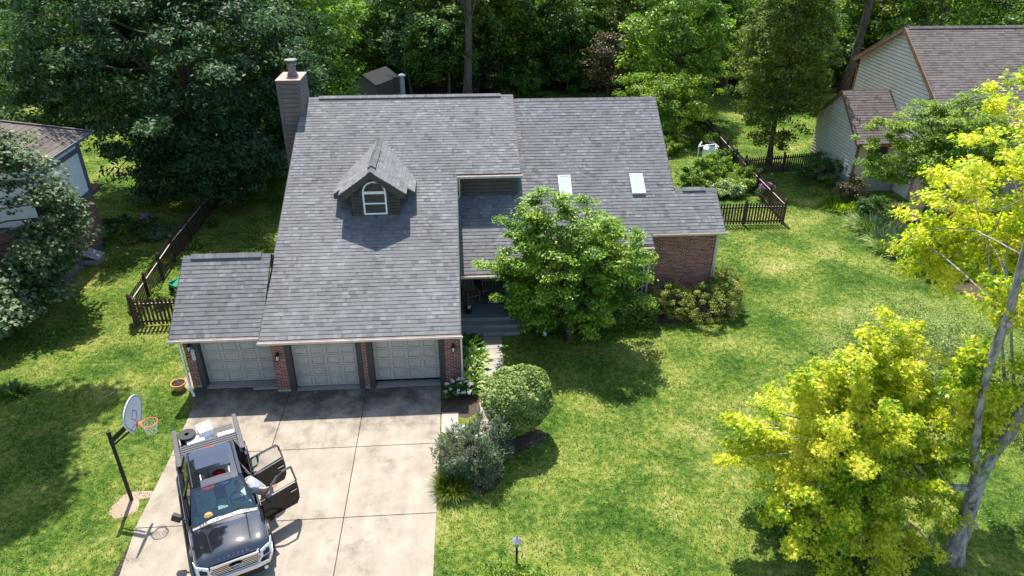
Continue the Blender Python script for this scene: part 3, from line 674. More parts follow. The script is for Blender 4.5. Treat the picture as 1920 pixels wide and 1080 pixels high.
for sg in (-1, 1):
    def dp(hw, y, dz=0): return (DX+sg*hw, y, DZR-DS*hw+dz)
    pts1 = [dp(0, YF), dp(1.36, YF), dp(1.36, YF2), dp(DHW, YF2), dp(DHW, dorm_y(DX+DHW)+0.15), dp(0, dorm_y(DX)+0.1)]
    nn = Vector((sg*DS, 0, 1)).normalized(); dr.prism([Vector(p)-nn*0.1 for p in pts1], nn*0.095)
    # barge boards
    dr.prism([(DX, YF-0.03, DZR-0.01), (DX+sg*1.37, YF-0.03, DZR-DS*1.37-0.01), (DX+sg*1.37, YF-0.03, DZR-DS*1.37-0.2), (DX+sg*1.12, YF-0.03, DZR-DS*1.37-0.2), (DX, YF-0.03, DZR-0.27)], (0, 0.035, 0))
    dr.prism([(DX+sg*1.38, YF2-0.03, DZR-DS*1.38-0.01), (DX+sg*1.73, YF2-0.03, DZR-DS*1.73-0.01), (DX+sg*1.73, YF2-0.03, DZR-DS*1.73-0.2), (DX+sg*1.38, YF2-0.03, DZR-DS*1.73-0.2)], (0, 0.035, 0))
dro = dr.build('dormer_roof', 'trim', dorm)
for sg in (-1, 1):
    L = math.sqrt(1+DS*DS)
    def runsD(v, sg=sg):
        hw = DHW-v/L; y1 = dorm_y(DX+hw)+0.05; y0 = YF if hw < 1.36 else YF2
        return [(y0, y1)]
    shingles('shingle_courses', 'shingle', dro, (DX+sg*DHW, 0, DZR-DS*DHW), (0, 1, 0), (-sg, 0, DS), runsD, DHW*L, 11+sg, tab=0.22)
m = MB(); y = YF
while y < 9.9:
    for sg in (-1, 1): m.add([(DX, y, DZR+0.045), (DX, y+0.15, DZR+0.03), (DX+sg*0.15, y+0.15, DZR-0.075), (DX+sg*0.15, y, DZR-0.06), (DX+sg*0.15, y, DZR-0.1), (DX, y, DZR)], [(0, 1, 2, 3), (0, 3, 4, 5)])
    y += 0.14
m.build('ridge_cap', 'shingle', dro)
m = MB(); y = 5.7
while y < 8.2:
    for sg in (-1, 1): m.add([(DX, y, DZR+0.12), (DX, y+0.15, DZR+0.105), (DX+sg*0.17, y+0.15, DZR-0.015), (DX+sg*0.17, y, DZR), (DX+sg*0.17, y, DZR-0.1), (DX, y, DZR), (DX+sg*0.17, y+0.15, DZR-0.1)], [(0, 1, 2, 3), (0, 3, 4, 5), (3, 2, 6, 4)])
    y += 0.14
m.build('ridge_vent', 'shingle', dro)
# arched window in the dormer
wx, wz0, wz1, wr_ = 3.765, 5.2, 6.2, 0.5
m = MB(); n_ = 20; fw = 0.07
def arch(r, y, zb): return [(wx-r, y, zb)]+[(wx-r*math.cos(math.pi*k/n_), y, wz1+r*math.sin(math.pi*k/n_)) for k in range(n_+1)]+[(wx+r, y, zb)]
A, B = arch(wr_, 5.4, wz0), arch(wr_-fw, 5.4, wz0+fw)
for i in range(len(A)-1): m.prism([A[i], A[i+1], B[i+1], B[i]], (0, 0.07, 0))
m.prism([A[0], B[0], B[-1], A[-1]], (0, 0.07, 0))
m.box(wx-wr_+fw, wx+wr_-fw, 5.405, 5.45, wz1-0.07, wz1+0.05); m.box(wx-wr_+fw, wx+wr_-fw, 5.41, 5.45, 5.67, 5.73)
dw_ = m.build('arched_window', 'white', dorm)
m = MB(); m.prism(arch(wr_-fw*0.9, 5.445, wz0+fw*0.9), (0, 0.012, 0)); m.build('pane', 'pane', dw_)
# chimney chase with metal cap and flue
cx0, cx1, cy0, cy1, cz = -1.16, -0.05, 11.65, 13.45, 9.5
m = MB(); m.box(cx0+0.045, cx1-0.045, cy0+0.045, cy1-0.045, 0, cz)
siding(m, (0, cy0+0.044, 0), (1, 0, 0), lambda z: (cx0+0.14, cx1-0.14), 0.3, cz-0.15, 0.22, t=0.015, gap=0.04)
siding(m, (cx1-0.044, 0, 0), (0, 1, 0), lambda z: (cy0+0.14, cy1-0.14), 0.3, cz-0.15, 0.22, (1, 0, 0), 0.015, 0.04)
siding(m, (cx0+0.018, 0, 0), (0, 1, 0), lambda z: (cy0+0.14, cy1-0.14), 0.3, cz-0.15, 0.2, (-1, 0, 0))
chim = m.build('chimney', 'chimsiding', H)
m = MB()
for x in (cx0-0.002, cx1-0.14): m.box(x, x+0.14, cy0-0.012, cy0+0.01, 0, cz)
for y in (cy0-0.01, cy1-0.14): m.box(cx1-0.01, cx1+0.012, y, y+0.14, 0, cz)
m.box(cx0, cx1, cy0-0.014, cy0+0.01, cz-0.14, cz); m.box(cx1-0.01, cx1+0.014, cy0, cy1, cz-0.14, cz)
m.build('corner_board', 'chimsiding', chim)
m = MB(); m.box(cx0-0.03, cx1+0.03, cy0-0.03, cy1+0.03, cz, cz+0.035); m.build('chimney_cap', 'rust', chim, bevel=0.01)
m = MB(); m.lathe([(0.26, 0), (0.27, 0.1), (0.22, 0.12), (0.22, 0.2), (0.18, 0.24), (0.19, 0.52), (0.24, 0.54), (0.24, 0.62), (0.16, 0.64), (0.16, 0.72), (0.31, 0.74), (0.3, 0.78), (0.05, 0.82)], (-0.52, 12.55, cz+0.035), 20); m.build('flue_pipe', 'flue', chim, smooth=False)
m = MB(); m.lathe([(0.12, 0), (0.12, 2.3), (0.1, 2.32), (0.1, 2.4), (0.2, 2.42), (0.19, 2.5), (0.03, 2.58)], (4.5, 15.2, 6.45), 18); m.build('vent_pipe', 'bluegrey', H)
# wall lanterns and number plate
def lantern(x, y, z, label):
    t = thing('wall_lantern', label, 'wall lamp', (x, y, z))
    m = MB(); m.box(-0.05, 0.05, -0.02, 0.0, -0.08, 0.14); m.beam((0, -0.01, 0.12), (0, -0.13, 0.16), 0.02, 0.02); m.lathe([(0.02, 0.15), (0.09, 0.08), (0.1, 0.06)], (0, -0.13, 0), 6)
    for k in range(6):
        a = math.pi*k/3; m.beam((0.08*math.cos(a), -0.13+0.08*math.sin(a), 0.06), (0.055*math.cos(a), -0.13+0.055*math.sin(a), -0.16), 0.012, 0.012)
    m.lathe([(0.03, -0.2), (0.065, -0.165), (0.06, -0.15)], (0, -0.13, 0), 6); m.build('lantern_frame', 'black', t)
    m = MB(); m.lathe([(0.045, -0.14), (0.068, 0.055)], (0, -0.13, 0), 6); m.build('glass_shade', 'lamp_glass', t)
lantern(0.24, -0.002, 1.75, 'black lantern on brick pier between the side bay door and the middle garage door')
lantern(6.95, -0.002, 1.85, 'black lantern on brick pier to the right of the rightmost garage door')
lantern(-3.17, TY-0.002, 2.0, 'black lantern high on the leftmost garage pier above the number plaque')
pl = thing('number_plaque', 'small white oblong house number plaque on the leftmost brick pier', 'house number', (-3.11, TY-0.03, 1.6))
m = MB(); n_ = 10; P = [(0.065*math.cos(math.pi*k/n_), 0, 0.2+0.065*math.sin(math.pi*k/n_)) for k in range(n_+1)]+[(-0.065*math.cos(math.pi*k/n_), 0, -0.2-0.065*math.sin(math.pi*k/n_)) for k in range(n_+1)]
m.prism(P, (0, 0.01, 0)); m.build('plate', 'white', pl)
m = MB()
P2 = [(p[0]*0.8, -0.004, p[2]*0.93) for p in P]; P3 = [(p[0]*0.68, -0.004, p[2]*0.89) for p in P]
for i in range(len(P2)): j = (i+1) % len(P2); m.prism([P2[i], P2[j], P3[j], P3[i]], (0, 0.003, 0))
m.build('plate_border', 'black', pl)
for k, dgt in enumerate('4193'): text_mesh(dgt, 0.13, 'digit', 'black', pl, frame_mat((0, -0.006, 0.14-k*0.093), (1, 0, 0), (0, 0, 1)), 0.002)

# ---------------------------------------------------------------- neighbour on the left (stucco over brick, hip roof)
NL = thing('neighbor_house', 'left neighbour house with white stucco upper storey, blue grey trim and brick base', 'house', (0, 0, 0))
ex, ny, sy = -12.6, 14.7, 9.6
m = MB(); m.box(-26, ex, sy, ny, 0.35, 3.0); m.build('brick_wall', 'brick_left', NL)
m = MB(); m.box(-26, ex+0.03, sy, ny+0.03, 0, 0.35); m.build('foundation', 'bluegrey', NL)
m = MB(); m.box(-26, ex, sy, ny, 3.0, 6.2); m.build('stucco_wall', 'stucco', NL)
m = MB(); m.box(-26, ex+0.03, sy-0.03, ny+0.03, 2.95, 3.25); m.box(-26, ex+0.03, sy-0.03, ny+0.03, 5.35, 5.6); m.box(ex-0.2, ex+0.031, ny-0.3, ny+0.031, 3.25, 6.2); m.box(ex-0.1, ex+0.031, 9.6, 9.9, 3.25, 5.35); m.box(-26, ex+0.03, sy, ny+0.03, 6.08, 6.2)
m.box(ex-0.3, ex+0.03, ny+0.03, ny+0.9, 2.85, 3.05)
m.build('trim_board', 'bluegrey', NL)
m = MB(); m.box(ex-0.6, ex+0.12, ny, ny+1.0, 3.05, 3.15); m.build('ledge', 'browntrim', NL)
ov = 0.55; e = [(-26.5, sy-ov), (ex+ov, sy-ov), (ex+ov, ny+ov), (-26.5, ny+ov)]; zr = 6.2; hy = (sy+ny)/2; hp = 0.5; hh = (ny+ov-hy)*hp
m = MB(); m.prism([(x, y, zr-0.02) for x, y in e], (0, 0, 0.04))
rx = ex+ov-(ny+ov-hy)
m.add([(ex+ov, sy-ov, zr+0.03), (ex+ov, ny+ov, zr+0.03), (rx, hy, zr+hh), (-26.5, ny+ov, zr+0.03), (-26.5, sy-ov, zr+0.03), (-26.5, hy, zr+hh)], [(0, 1, 2), (1, 3, 5, 2), (0, 2, 5, 4)])
nr = m.build('roof', 'browntrim', NL)
sl_ = math.sqrt(1+hp*hp)
shingles('shingle_courses', 'shingle_brown', nr, (ex+ov, 0, zr+0.03), (0, 1, 0), (-1, 0, hp), lambda v: [(sy-ov+v/sl_, ny+ov-v/sl_)], (ny+ov-hy)*sl_, 21, row=0.26, tab=0.6)
shingles('shingle_courses', 'shingle_brown', nr, (0, sy-ov, zr+0.03), (1, 0, 0), (0, 1, hp), lambda v: [(-26, ex+ov-v/sl_)], (ny+ov-hy)*sl_, 22, row=0.26, tab=0.6)
m = MB(); m.beam((ex+ov, ny+ov, zr+0.06), (rx, hy, zr+hh+0.05), 0.25, 0.05); m.beam((ex+ov, sy-ov, zr+0.06), (rx, hy, zr+hh+0.05), 0.25, 0.05); m.build('hip_cap', 'shingle_brown', nr)
m = MB(); m.box(ex+ov-0.02, ex+ov+0.1, sy-ov, ny+ov+0.1, zr-0.1, zr+0.03); m.box(-26, ex+ov, ny+ov, ny+ov+0.1, zr-0.1, zr+0.02); m.build('gutter', 'bluegrey', NL)
m = MB(); m.box(ex-0.25, ex+0.7, 11.9, 12.7, 0.0, 0.25); m.prism([(ex+0.04, 11.85, 0.6), (ex+0.04, 12.75, 0.6), (ex+0.75, 12.75, 0.26), (ex+0.75, 11.85, 0.26)], (0, 0, 0.04)); m.build('cellar_hatch', 'foundation', NL)

# ---------------------------------------------------------------- neighbour on the right (siding and tan brick, brown roof)
NR = thing('neighbor_house', 'right neighbour house with pale lap siding, brown trim and a brown shingle roof', 'house', (0, 0, 0))
# small wing: west gable at x=33
wy0, wy1, wz0_, wyr, wzr = 19.7, 25.6, 3.55, 22.65, 5.95
m = MB()
wedge = lambda z: (wy0, wy1) if z <= wz0_ else (wy0+(z-wz0_)/(wzr-0.1-wz0_)*(wyr-wy0), wy1-(z-wz0_)/(wzr-0.1-wz0_)*(wy1-wyr))
siding(m, (33, 0, 0), (0, 1, 0), wedge, 0.9, wzr-0.12, 0.22, (-1, 0, 0), 0.03, 0.045)
m.box(33.005, 33.1, wy0, wy1, 0.8, wz0_); m.prism([(33.005, wy0, wz0_), (33.005, wy1, wz0_), (33.005, wyr, wzr-0.12)], (0.08, 0, 0))
m.box(33.1, 36, wy1-0.1, wy1, 0, wz0_); m.build('siding_wall', 'beige_siding', NR)
m = MB(); siding(m, (0, wy0, 0), (1, 0, 0), lambda z: (33.15, 36.1), 0.9, wz0_, 0.2); m.box(33.1, 36, wy0+0.005, wy0+0.1, 0, wz0_-0.05); m.build('front_wall', 'yellow_siding', NR)
m = MB(); m.box(32.98, 36, wy0-0.01, wy1, 0, 0.9); m.build('foundation', 'foundation', NR)
m = MB(); m.box(32.96, 33.15, wy0-0.03, wy0+0.12, 0.9, wz0_-0.02); m.box(32.96, 33.0, 23.9, 24.05, 0.9, 4.6)
for (ya, za), (yb, zb) in (((wy0-0.35, wz0_-0.22), (wyr, wzr+0.02)), ((wy1+0.35, wz0_-0.1), (wyr, wzr+0.02))): m.beam((32.75, ya, za-0.1), (32.75, yb, zb-0.1), 0.05, 0.24, (0, 0, 1))
m.box(33.0, 36.1, wy0-0.36, wy0-0.3, wz0_-0.42, wz0_-0.2); m.build('trim_board', 'browntrim', NR)
m = MB(); wsl = (wzr-wz0_)/(wyr-wy0)
for sg, y_e in ((1, wy0-0.35), (-1, wy1+0.35)):
    s2 = (wzr-(wz0_-0.2))/abs(wyr-y_e); m.prism([(32.7, y_e, wz0_-0.2-0.1), (36.05, y_e, wz0_-0.2-0.1), (36.05, wyr, wzr-0.1), (32.7, wyr, wzr-0.1)], (0, 0, 0.09))
wr2 = m.build('wing_roof', 'browntrim', NR)
for sg, y_e, sd_ in ((1, wy0-0.35, 31), (-1, wy1+0.35, 32)):
    s2 = (wzr-(wz0_-0.2))/abs(wyr-y_e)
    shingles('shingle_courses', 'shingle_brown', wr2, (0, y_e, wz0_-0.2), (1, 0, 0), (0, sg, s2), lambda v: [(32.7, 36.02)], abs(wyr-y_e)*math.sqrt(1+s2*s2), sd_, row=0.2, tab=0.3)
m = MB()
for a, b, c, d in ((33.75, 33.85, 1.7, 3.1), (34.95, 35.05, 1.7, 3.1), (33.75, 35.05, 1.6, 1.7), (33.75, 35.05, 3.1, 3.2)): m.box(a, b, wy0-0.1, wy0-0.03, c, d)
wn_ = m.build('window', 'browntrim', NR); m = MB(); m.box(33.85, 34.95, wy0-0.075, wy0-0.07, 1.7, 3.1); m.build('pane', 'pane', wn_)
m = MB(); m.box(33.85, 34.95, wy0-0.09, wy0-0.076, 2.36, 2.42); m.build('sash_bar', 'browntrim', wn_)
# main block, gable at x=36.1, ridge along x
X2, by0, by1, bz0, byr, bzr = 36.1, 16.0, 27.2, 5.6, 22.4, 9.95
bz1 = 7.3
m = MB()
def bigrun(z):
    a = by0 if z <= bz0 else by0+(z-bz0)/(bzr-0.15-bz0)*(byr-by0)
    b = by1 if z <= bz1 else by1-(z-bz1)/(bzr-0.15-bz1)*(by1-byr)
    a = max(a, 18.0+max(0, z-5)*0.35 if z < 9 else a)
    return a, max(a, b)
siding(m, (X2, 0, 0), (0, 1, 0), bigrun, 0.8, bzr-0.16, 0.22, (-1, 0, 0), 0.03, 0.045)
m.prism([(X2+0.03, by0, 0), (X2+0.03, by1, 0), (X2+0.03, by1, bz1), (X2+0.03, byr, bzr-0.17), (X2+0.03, by0, bz0)], (0.1, 0, 0))
m.box(X2+0.15, 60, by1-0.12, by1, 0, bz1); m.build('gable_wall', 'beige_siding', NR)
m = MB(); m.prism([(X2+0.012, by0, 0), (X2+0.012, 18.0, 0), (X2+0.012, 18.0, 5.0), (X2+0.012, 19.4, 9.0-1.25), (X2+0.012, by0, bz0-0.15)], (-0.03, 0, 0)); m.box(X2, 60, by0-0.1, by0, 0, bz0-0.1); m.build('brick_wall', 'brick_tan', NR)
m = MB()
for (ya, za), (yb, zb) in (((by0-0.4, bz0-0.3), (byr, bzr)), ((by1+0.4, bz1-0.22), (byr, bzr))): m.beam((X2-0.35, ya, za-0.1), (X2-0.35, yb, zb-0.1), 0.05, 0.26); m.prism([(X2-0.34, ya, za-0.13), (X2, ya, za-0.13), (X2, yb, zb-0.13), (X2-0.34, yb, zb-0.13)], (0, 0, 0.03))
m.box(X2-0.35, X2-0.02, by1+0.42, by1+0.54, bz1-0.4, bz1-0.25); m.beam((X2-0.2, by1+0.35, bz1-0.4), (X2-0.1, by1+0.05, bz1-1.0), 0.08, 0.08); m.beam((X2-0.1, by1+0.05, bz1-1.0), (X2-0.1, by1+0.05, 0.3), 0.08, 0.08)
m.build('rake_board', 'browntrim', NR)
m = MB()
for y_e, z_e in ((by0-0.4, bz0-0.3), (by1+0.4, bz1-0.22)): m.prism([(X2-0.36, y_e, z_e-0.1), (62, y_e, z_e-0.1), (62, byr, bzr-0.1), (X2-0.36, byr, bzr-0.1)], (0, 0, 0.09))
br_ = m.build('roof', 'browntrim', NR)
for sg, y_e, z_e, sd_ in ((1, by0-0.4, bz0-0.3, 33), (-1, by1+0.4, bz1-0.22, 34)):
    s2 = (bzr-z_e)/abs(byr-y_e); shingles('shingle_courses', 'shingle_brown', br_, (0, y_e, z_e), (1, 0, 0), (0, sg, s2), lambda v: [(X2-0.38, 60)], abs(byr-y_e)*math.sqrt(1+s2*s2), sd_, row=0.2, tab=0.3)
m = MB(); ridge_caps(m, X2-0.1, 60, byr, bzr, 0.6, w=0.2, lift=0.05); m.build('ridge_vent', 'shingle_brown', br_)
m = MB(); m.prism([(43.2, 13.6, 5.2), (46.8, 13.6, 5.2), (46.8, 19.6, 7.0), (45, 19.6, 7.0), (43.2, 16.4, 5.7)], (0, 0, 0.1)); m.add([(42.9, 14.2, 5.3), (45, 14.2, 6.6), (45, 19.8, 7.4), (42.9, 17, 5.9)], [(0, 1, 2, 3)]); m.add([(47.1, 14.2, 5.3), (45, 14.2, 6.6), (45, 19.8, 7.4), (47.1, 17, 5.9)], [(3, 2, 1, 0)]); m.add([(42.9, 14.2, 5.3), (45, 14.2, 6.6), (47.1, 14.2, 5.3)], [(0, 1, 2)])
m.build('porch_gable', 'shingle_brown', NR)
m = MB(); m.box(43.2, 46.8, 14.5, 15.9, 0, 5.2); m.build('entry_wall', 'brick_tan', NR)
m = MB(); m.box(32.93, 32.96, 20.2, 20.45, 1.3, 1.65); m.tube([(32.93, 20.9, 1.2), (32.93, 20.9, 1.9)], 0.05); m.box(32.9, 32.96, 20.7, 21.0, 1.0, 1.35); m.build('meter_box', 'steel', NR)

# ---------------------------------------------------------------- shed at the wood edge
S = thing('garden_shed', 'dark gambrel roofed garden shed under the trees behind the main house', 'shed', (0.2, 40, 0))
sh = [(-1.7, 0), (1.7, 0), (1.7, 2.5), (1.35, 3.5), (0, 4.3), (-1.35, 3.5), (-1.7, 2.5)]
S.rotation_euler = (0, 0, R(-28)); S.scale = (0.92, 0.92, 0.9)
m = MB(); m.prism([(x, -1.8, z) for x, z in sh], (0, 3.6, 0)); m.build('wall', 'shedwood', S)
m = MB(); rr = [(-1.85, 2.35), (-1.45, 3.55), (0, 4.4), (1.45, 3.55), (1.85, 2.35)]
for (a, b), (c, d) in zip(rr, rr[1:]): m.prism([(a, -2.0, b), (c, -2.0, d), (c, 2.0, d), (a, 2.0, b)], (0, 0, 0.07))
m.build('roof', 'underlay', S)
m = MB(); m.box(-0.7, -0.01, -1.84, -1.805, 0.1, 2.3); m.box(0.01, 0.7, -1.84, -1.805, 0.1, 2.3); dd = m.build('door', 'shedwood', S)
m = MB(); m.box(-0.12, -0.05, -1.87, -1.845, 1.1, 1.25); m.build('handle', 'steel', dd)
# ---------------------------------------------------------------- vegetation
def leaf_arrays(rs, C, outward, size, up_bias=0.6, rand=0.7, shape='leaf', jitter=0.35, aspect=0.55):
    """C: leaf positions (n,3). returns verts, faces(4-gons)"""
    n = len(C)
    nrmv = outward*0.55+np.array([0, 0, up_bias])+rs.normal(0, rand, (n, 3))*0.6
    nrmv /= np.linalg.norm(nrmv, axis=1, keepdims=True)+1e-9
    t = rs.normal(0, 1, (n, 3))+outward*0.8-np.array([0, 0, 0.25]); t -= nrmv*np.sum(t*nrmv, axis=1, keepdims=True)
    t /= np.linalg.norm(t, axis=1, keepdims=True)+1e-9
    b = np.cross(nrmv, t); s = (size*(1+jitter*rs.uniform(-1, 1, n)))[:, None]
    if shape == 'maple':
        vs = []
        P = [(-.5, 0), (0.0, 0.16), (.62, 0), (0.0, -0.16), (-.05, .62), (-0.38, .2), (-.05, -.62), (-0.38, -.2)]
        for k, (a, c) in enumerate(P):
            lift = -0.16*abs(c)-0.1*max(a, 0)
            vs.append(C+t*s*a+b*s*c+nrmv*s*lift)
        V = np.stack(vs, 1).reshape(-1, 3); base = (np.arange(n)*8)[:, None]
        F = np.concatenate([base+np.array([[0, 3, 2, 1]]), base+np.array([[0, 1, 4, 5]]), base+np.array([[0, 7, 6, 3]])])
        return V, F
    P = [(-.5, 0), (0.0, aspect/2), (.5, 0), (0.0, -aspect/2)]
    vs = [C+t*s*a+b*s*c+nrmv*s*(0.0 if abs(a) > .1 else 0.07) for a, c in P]
    V = np.stack(vs, 1).reshape(-1, 3); base = (np.arange(n)*4)[:, None]
    return V, base+np.array([[0, 3, 2, 1]])

def lumpy(rs, n, center, radii, lo=0.45, zmin=-1.0, lump=0.22, taper=0.0):
    """cluster centres in a lumpy ellipsoid shell"""
    ph = rs.uniform(0, 6.28, (4, 3)); out = []
    while len(out) < n:
        d = rs.normal(0, 1, 3); d /= np.linalg.norm(d)
        if d[2] < zmin: continue
        r = lo+(1-lo)*rs.uniform(0, 1)**0.45
        w = 1+lump*math.sin(3*d[0]+ph[0, 0])*math.sin(3.3*d[1]+ph[1, 0])+lump*0.6*math.sin(6*d[0]+ph[2, 1]+4*d[2])*math.cos(5*d[1]+ph[3, 2])
        p = d*r*w; sc_ = 1-taper*max(0, p[2])
        out.append((center[0]+p[0]*radii[0]*sc_, center[1]+p[1]*radii[1]*sc_, center[2]+p[2]*radii[2]))
    return np.array(out)

def foliage(name, rs, clusters, crad, per, size, mat, parent, center, flat=0.55, shape='leaf', up_bias=0.6, rand=0.7, aspect=0.55, zfloor=0.06):
    n = len(clusters)
    cnt = np.maximum(3, (per*rs.uniform(0.6, 1.4, n))).astype(int); idx = np.repeat(np.arange(n), cnt)
    cr = np.asarray(crad)*rs.uniform(0.65, 1.35, n)
    d = rs.normal(0, 1, (len(idx), 3)); d /= np.linalg.norm(d, axis=1, keepdims=True)
    r = rs.uniform(0, 1, len(idx))**0.5
    off = d*(r*cr[idx])[:, None]*np.array([1, 1, flat])
    C = clusters[idx]+off
    keep = C[:, 2] > zfloor; C = C[keep]; off = off[keep]; idx = idx[keep]
    ow = C-np.array(center); ow[:, 2] *= 0.6; ow /= np.linalg.norm(ow, axis=1, keepdims=True)+1e-6
    ol = off/(np.linalg.norm(off, axis=1, keepdims=True)+1e-6)
    V, F = leaf_arrays(rs, C, ow*0.6+ol*0.4, size, up_bias, rand, shape, aspect=aspect)
    return np_mesh(name, V, F, 4, mat, parent)

def sprays(rs, center, radii, n, r0=0.75, r1=1.25, zmin=-0.8, steps=5, up=0.25):
    """short leafy shoots that stick out of a crown and break its outline"""
    out = []
    while len(out) < n*steps:
        d = rs.normal(0, 1, 3); d /= np.linalg.norm(d)
        if d[2] < zmin: continue
        e = r0+(r1-r0)*rs.uniform(0.4, 1); bend = rs.normal(0, 0.08, 3)
        for k in range(steps):
            q = r0+(e-r0)*k/(steps-1); p = d*q+bend*(k/steps)**2; out.append((center[0]+p[0]*radii[0], center[1]+p[1]*radii[1], center[2]+p[2]*radii[2]+up*(q-r0)*radii[2]*0.5))
    return np.array(out)

def limbs(m, rs, trunk, tips, r0, frac=(0.35, 0.85), n=5, rscale=0.4):
    """trunk: list of (pt, radius); limb from a point on the trunk to each tip"""
    T = [Vector(p) for p, r in trunk]; Rr = [r for p, r in trunk]
    for tp in tips:
        tp = Vector(tp); f = rs.uniform(*frac)*(len(T)-1); i = int(f); f -= i
        i = min(i, len(T)-2); a = T[i].lerp(T[i+1], f)
        if a.z > tp.z: a = T[max(0, i-1)].lerp(T[i], f)
        ra = (Rr[i]*(1-f)+Rr[i+1]*f)*rscale; L = (tp-a).length; pts = []; rad = []
        for k in range(n):
            q = k/(n-1); p = a.lerp(tp, q); p.z += math.sin(q*math.pi)*L*0.06; p += Vector(rs.normal(0, 1, 3)*L*0.018*(0 < k < n-1)); pts.append(p); rad.append(ra*(1-q)**0.8+0.012)
        m.tube(pts, rad, 5)

def make_tree(name, label, cat, loc, seed, height, crown_c, crown_r, ncl, crad, per, size, leaf, trunk_r=0.25, group=None, lo=0.45, zmin=-0.9, taper=0.0, bark='bark', shape='leaf', lump=0.22, nl=14, flat=0.55, lean=(0, 0), up_bias=0.6, patchy=None, aspect=0.55, rz=0, spr=0):
    rs = np.random.RandomState(seed); t = thing(name, label, cat, loc, rz, group)
    cl = lumpy(rs, ncl, crown_c, crown_r, lo, zmin, lump, taper)
    if name == 'small_leafy_tree': cl = np.concatenate([cl, lumpy(rs, 70, (-1.7, -0.2, 1.7), (1.3, 1.2, 1.2), 0.2, -0.9, 0.3), lumpy(rs, 50, (1.2, -0.3, 1.5), (1.6, 1.2, 1.1), 0.2, -0.9, 0.3), lumpy(rs, 60, (1.2, 0, 4.2), (1.8, 1.4, 1.3), 0.2, -0.9, 0.3)])
    cl = cl[cl[:, 2] > 0.25]
    if spr: sp_ = sprays(rs, crown_c, crown_r, spr, 0.75, 1.25, zmin); cl = np.concatenate([cl, sp_[sp_[:, 2] > 0.3]])
    if patchy: cl = cl[[not patchy(p) for p in cl]]
    foliage('crown', rs, cl, crad, per, size, leaf, t, crown_c, flat, shape, up_bias, aspect=aspect)
    m = MB(); H_ = height; tr = []
    for k in range(7):
        q = k/6; tr.append(((lean[0]*q+0.12*math.sin(q*5+seed), lean[1]*q+0.12*math.cos(q*4+seed)-0.12, H_*0.86*q), trunk_r*(1-q)**0.75*(1.35 if k == 0 else 1)+0.02))
    m.tube([p for p, r in tr], [r for p, r in tr], 9)
    tips = cl[rs.choice(len(cl), min(nl, len(cl)), replace=False)]
    limbs(m, rs, tr, tips, trunk_r); m.build('trunk', bark, t, smooth=True)
    return t

# the big dark tree behind the left fence
make_tree('large_tree', 'very large dark green tree overhanging the left picket fence beside the chimney', 'tree', (-9.4, 23.0, 0), 3, 15, (0, 0, 7.9), (8.8, 6.6, 7.5), 800, 0.95, 120, 0.3, 'lf_dark', 0.4, lo=0.45, zmin=-0.97, lump=0.25, nl=34, aspect=0.42, spr=30, patchy=lambda p: p[0] < -4.2 and p[2] < 4.5)
big = [o for o in col.objects if o.name == 'large_tree'][0]
rs = np.random.RandomState(33); cl = np.concatenate([lumpy(rs, 170, (1.6, -3.6, 3.4), (4.6, 2.6, 3.0), 0.3, -0.95, 0.25), lumpy(rs, 60, (4.2, 1.5, 3.6), (2.8, 3.5, 3.0), 0.3, -0.95, 0.25)]); foliage('lower_crown', rs, cl, 0.8, 110, 0.28, 'lf_dark', big, (0, 0, 5), 0.55, aspect=0.42)
# glossy tree in front of the left neighbour
GT = make_tree('glossy_leaved_tree', 'rounded tree with glossy grey green leaves in front of the left neighbour house', 'tree', (-15.1, 7.0, 0), 5, 8.6, (-0.7, 0.6, 4.6), (5.9, 4.4, 4.7), 620, 0.7, 100, 0.21, 'lf_silver', 0.3, lo=0.5, zmin=-0.9, lump=0.14, nl=22, up_bias=0.9, aspect=0.62, patchy=lambda p: (p[1]+7.0-0.54*p[2] < 3.6) or (p[1] > 2.0 and p[2] < 6.9 and p[0] < 2.6))
rs = np.random.RandomState(35); cl = np.concatenate([lumpy(rs, 110, (1.4, -2.6, 1.5), (2.4, 1.3, 1.5), 0.3, -0.9, 0.25), lumpy(rs, 60, (-1.5, -3.2, 1.4), (2.4, 1.2, 1.5), 0.3, -0.9, 0.25)]); cl = cl[cl[:, 2] > 0.25]; foliage('lower_crown', rs, cl, 0.6, 100, 0.21, 'lf_silver', GT, (0, 0, 2), 0.55, aspect=0.62, up_bias=0.9)
# small layered tree before the porch
make_tree('small_leafy_tree', 'small fresh green layered tree standing on the lawn in front of the porch', 'tree', (11.9, 3.2, 0), 8, 6.0, (-0.05, 0, 3.5), (3.0, 2.0, 3.0), 330, 0.4, 120, 0.125, 'lf_fresh', 0.14, lo=0.4, zmin=-0.95, lump=0.3, nl=34, flat=0.4, up_bias=0.9, aspect=0.6, spr=34, patchy=lambda p: (p[0] < -2.5 and p[2] < 2.6) or (p[0] > 1.7 and p[2] < 2.0))
# mid-left green tree behind the chimney, etc.
make_tree('leafy_tree', 'bright green tree between the chimney and the garden shed', 'tree', (-4.7, 33, 0), 9, 13, (0, 0, 7.5), (4.6, 4.0, 7.4), 300, 0.9, 75, 0.3, 'lf_wood', 0.3, lo=0.4, nl=16)
make_tree('pyramidal_tree', 'tall olive green pyramidal tree on the lawn left of the right neighbour house', 'tree', (29.85, 25.4, 0), 10, 14, (-0.2, 0, 8.2), (3.7, 3.4, 6.5), 560, 0.6, 90, 0.19, 'lf_olive', 0.17, lo=0.3, zmin=-0.98, taper=0.35, nl=22, lump=0.14)
make_tree('small_garden_tree', 'broad light green layered tree beside the right neighbour front window', 'tree', (34.4, 13.6, 0), 12, 7.2, (0.3, 0.2, 4.6), (3.7, 2.8, 3.0), 400, 0.48, 110, 0.15, 'lf_lime', 0.16, lo=0.45, zmin=-0.6, lump=0.26, nl=30, flat=0.4, up_bias=0.9)
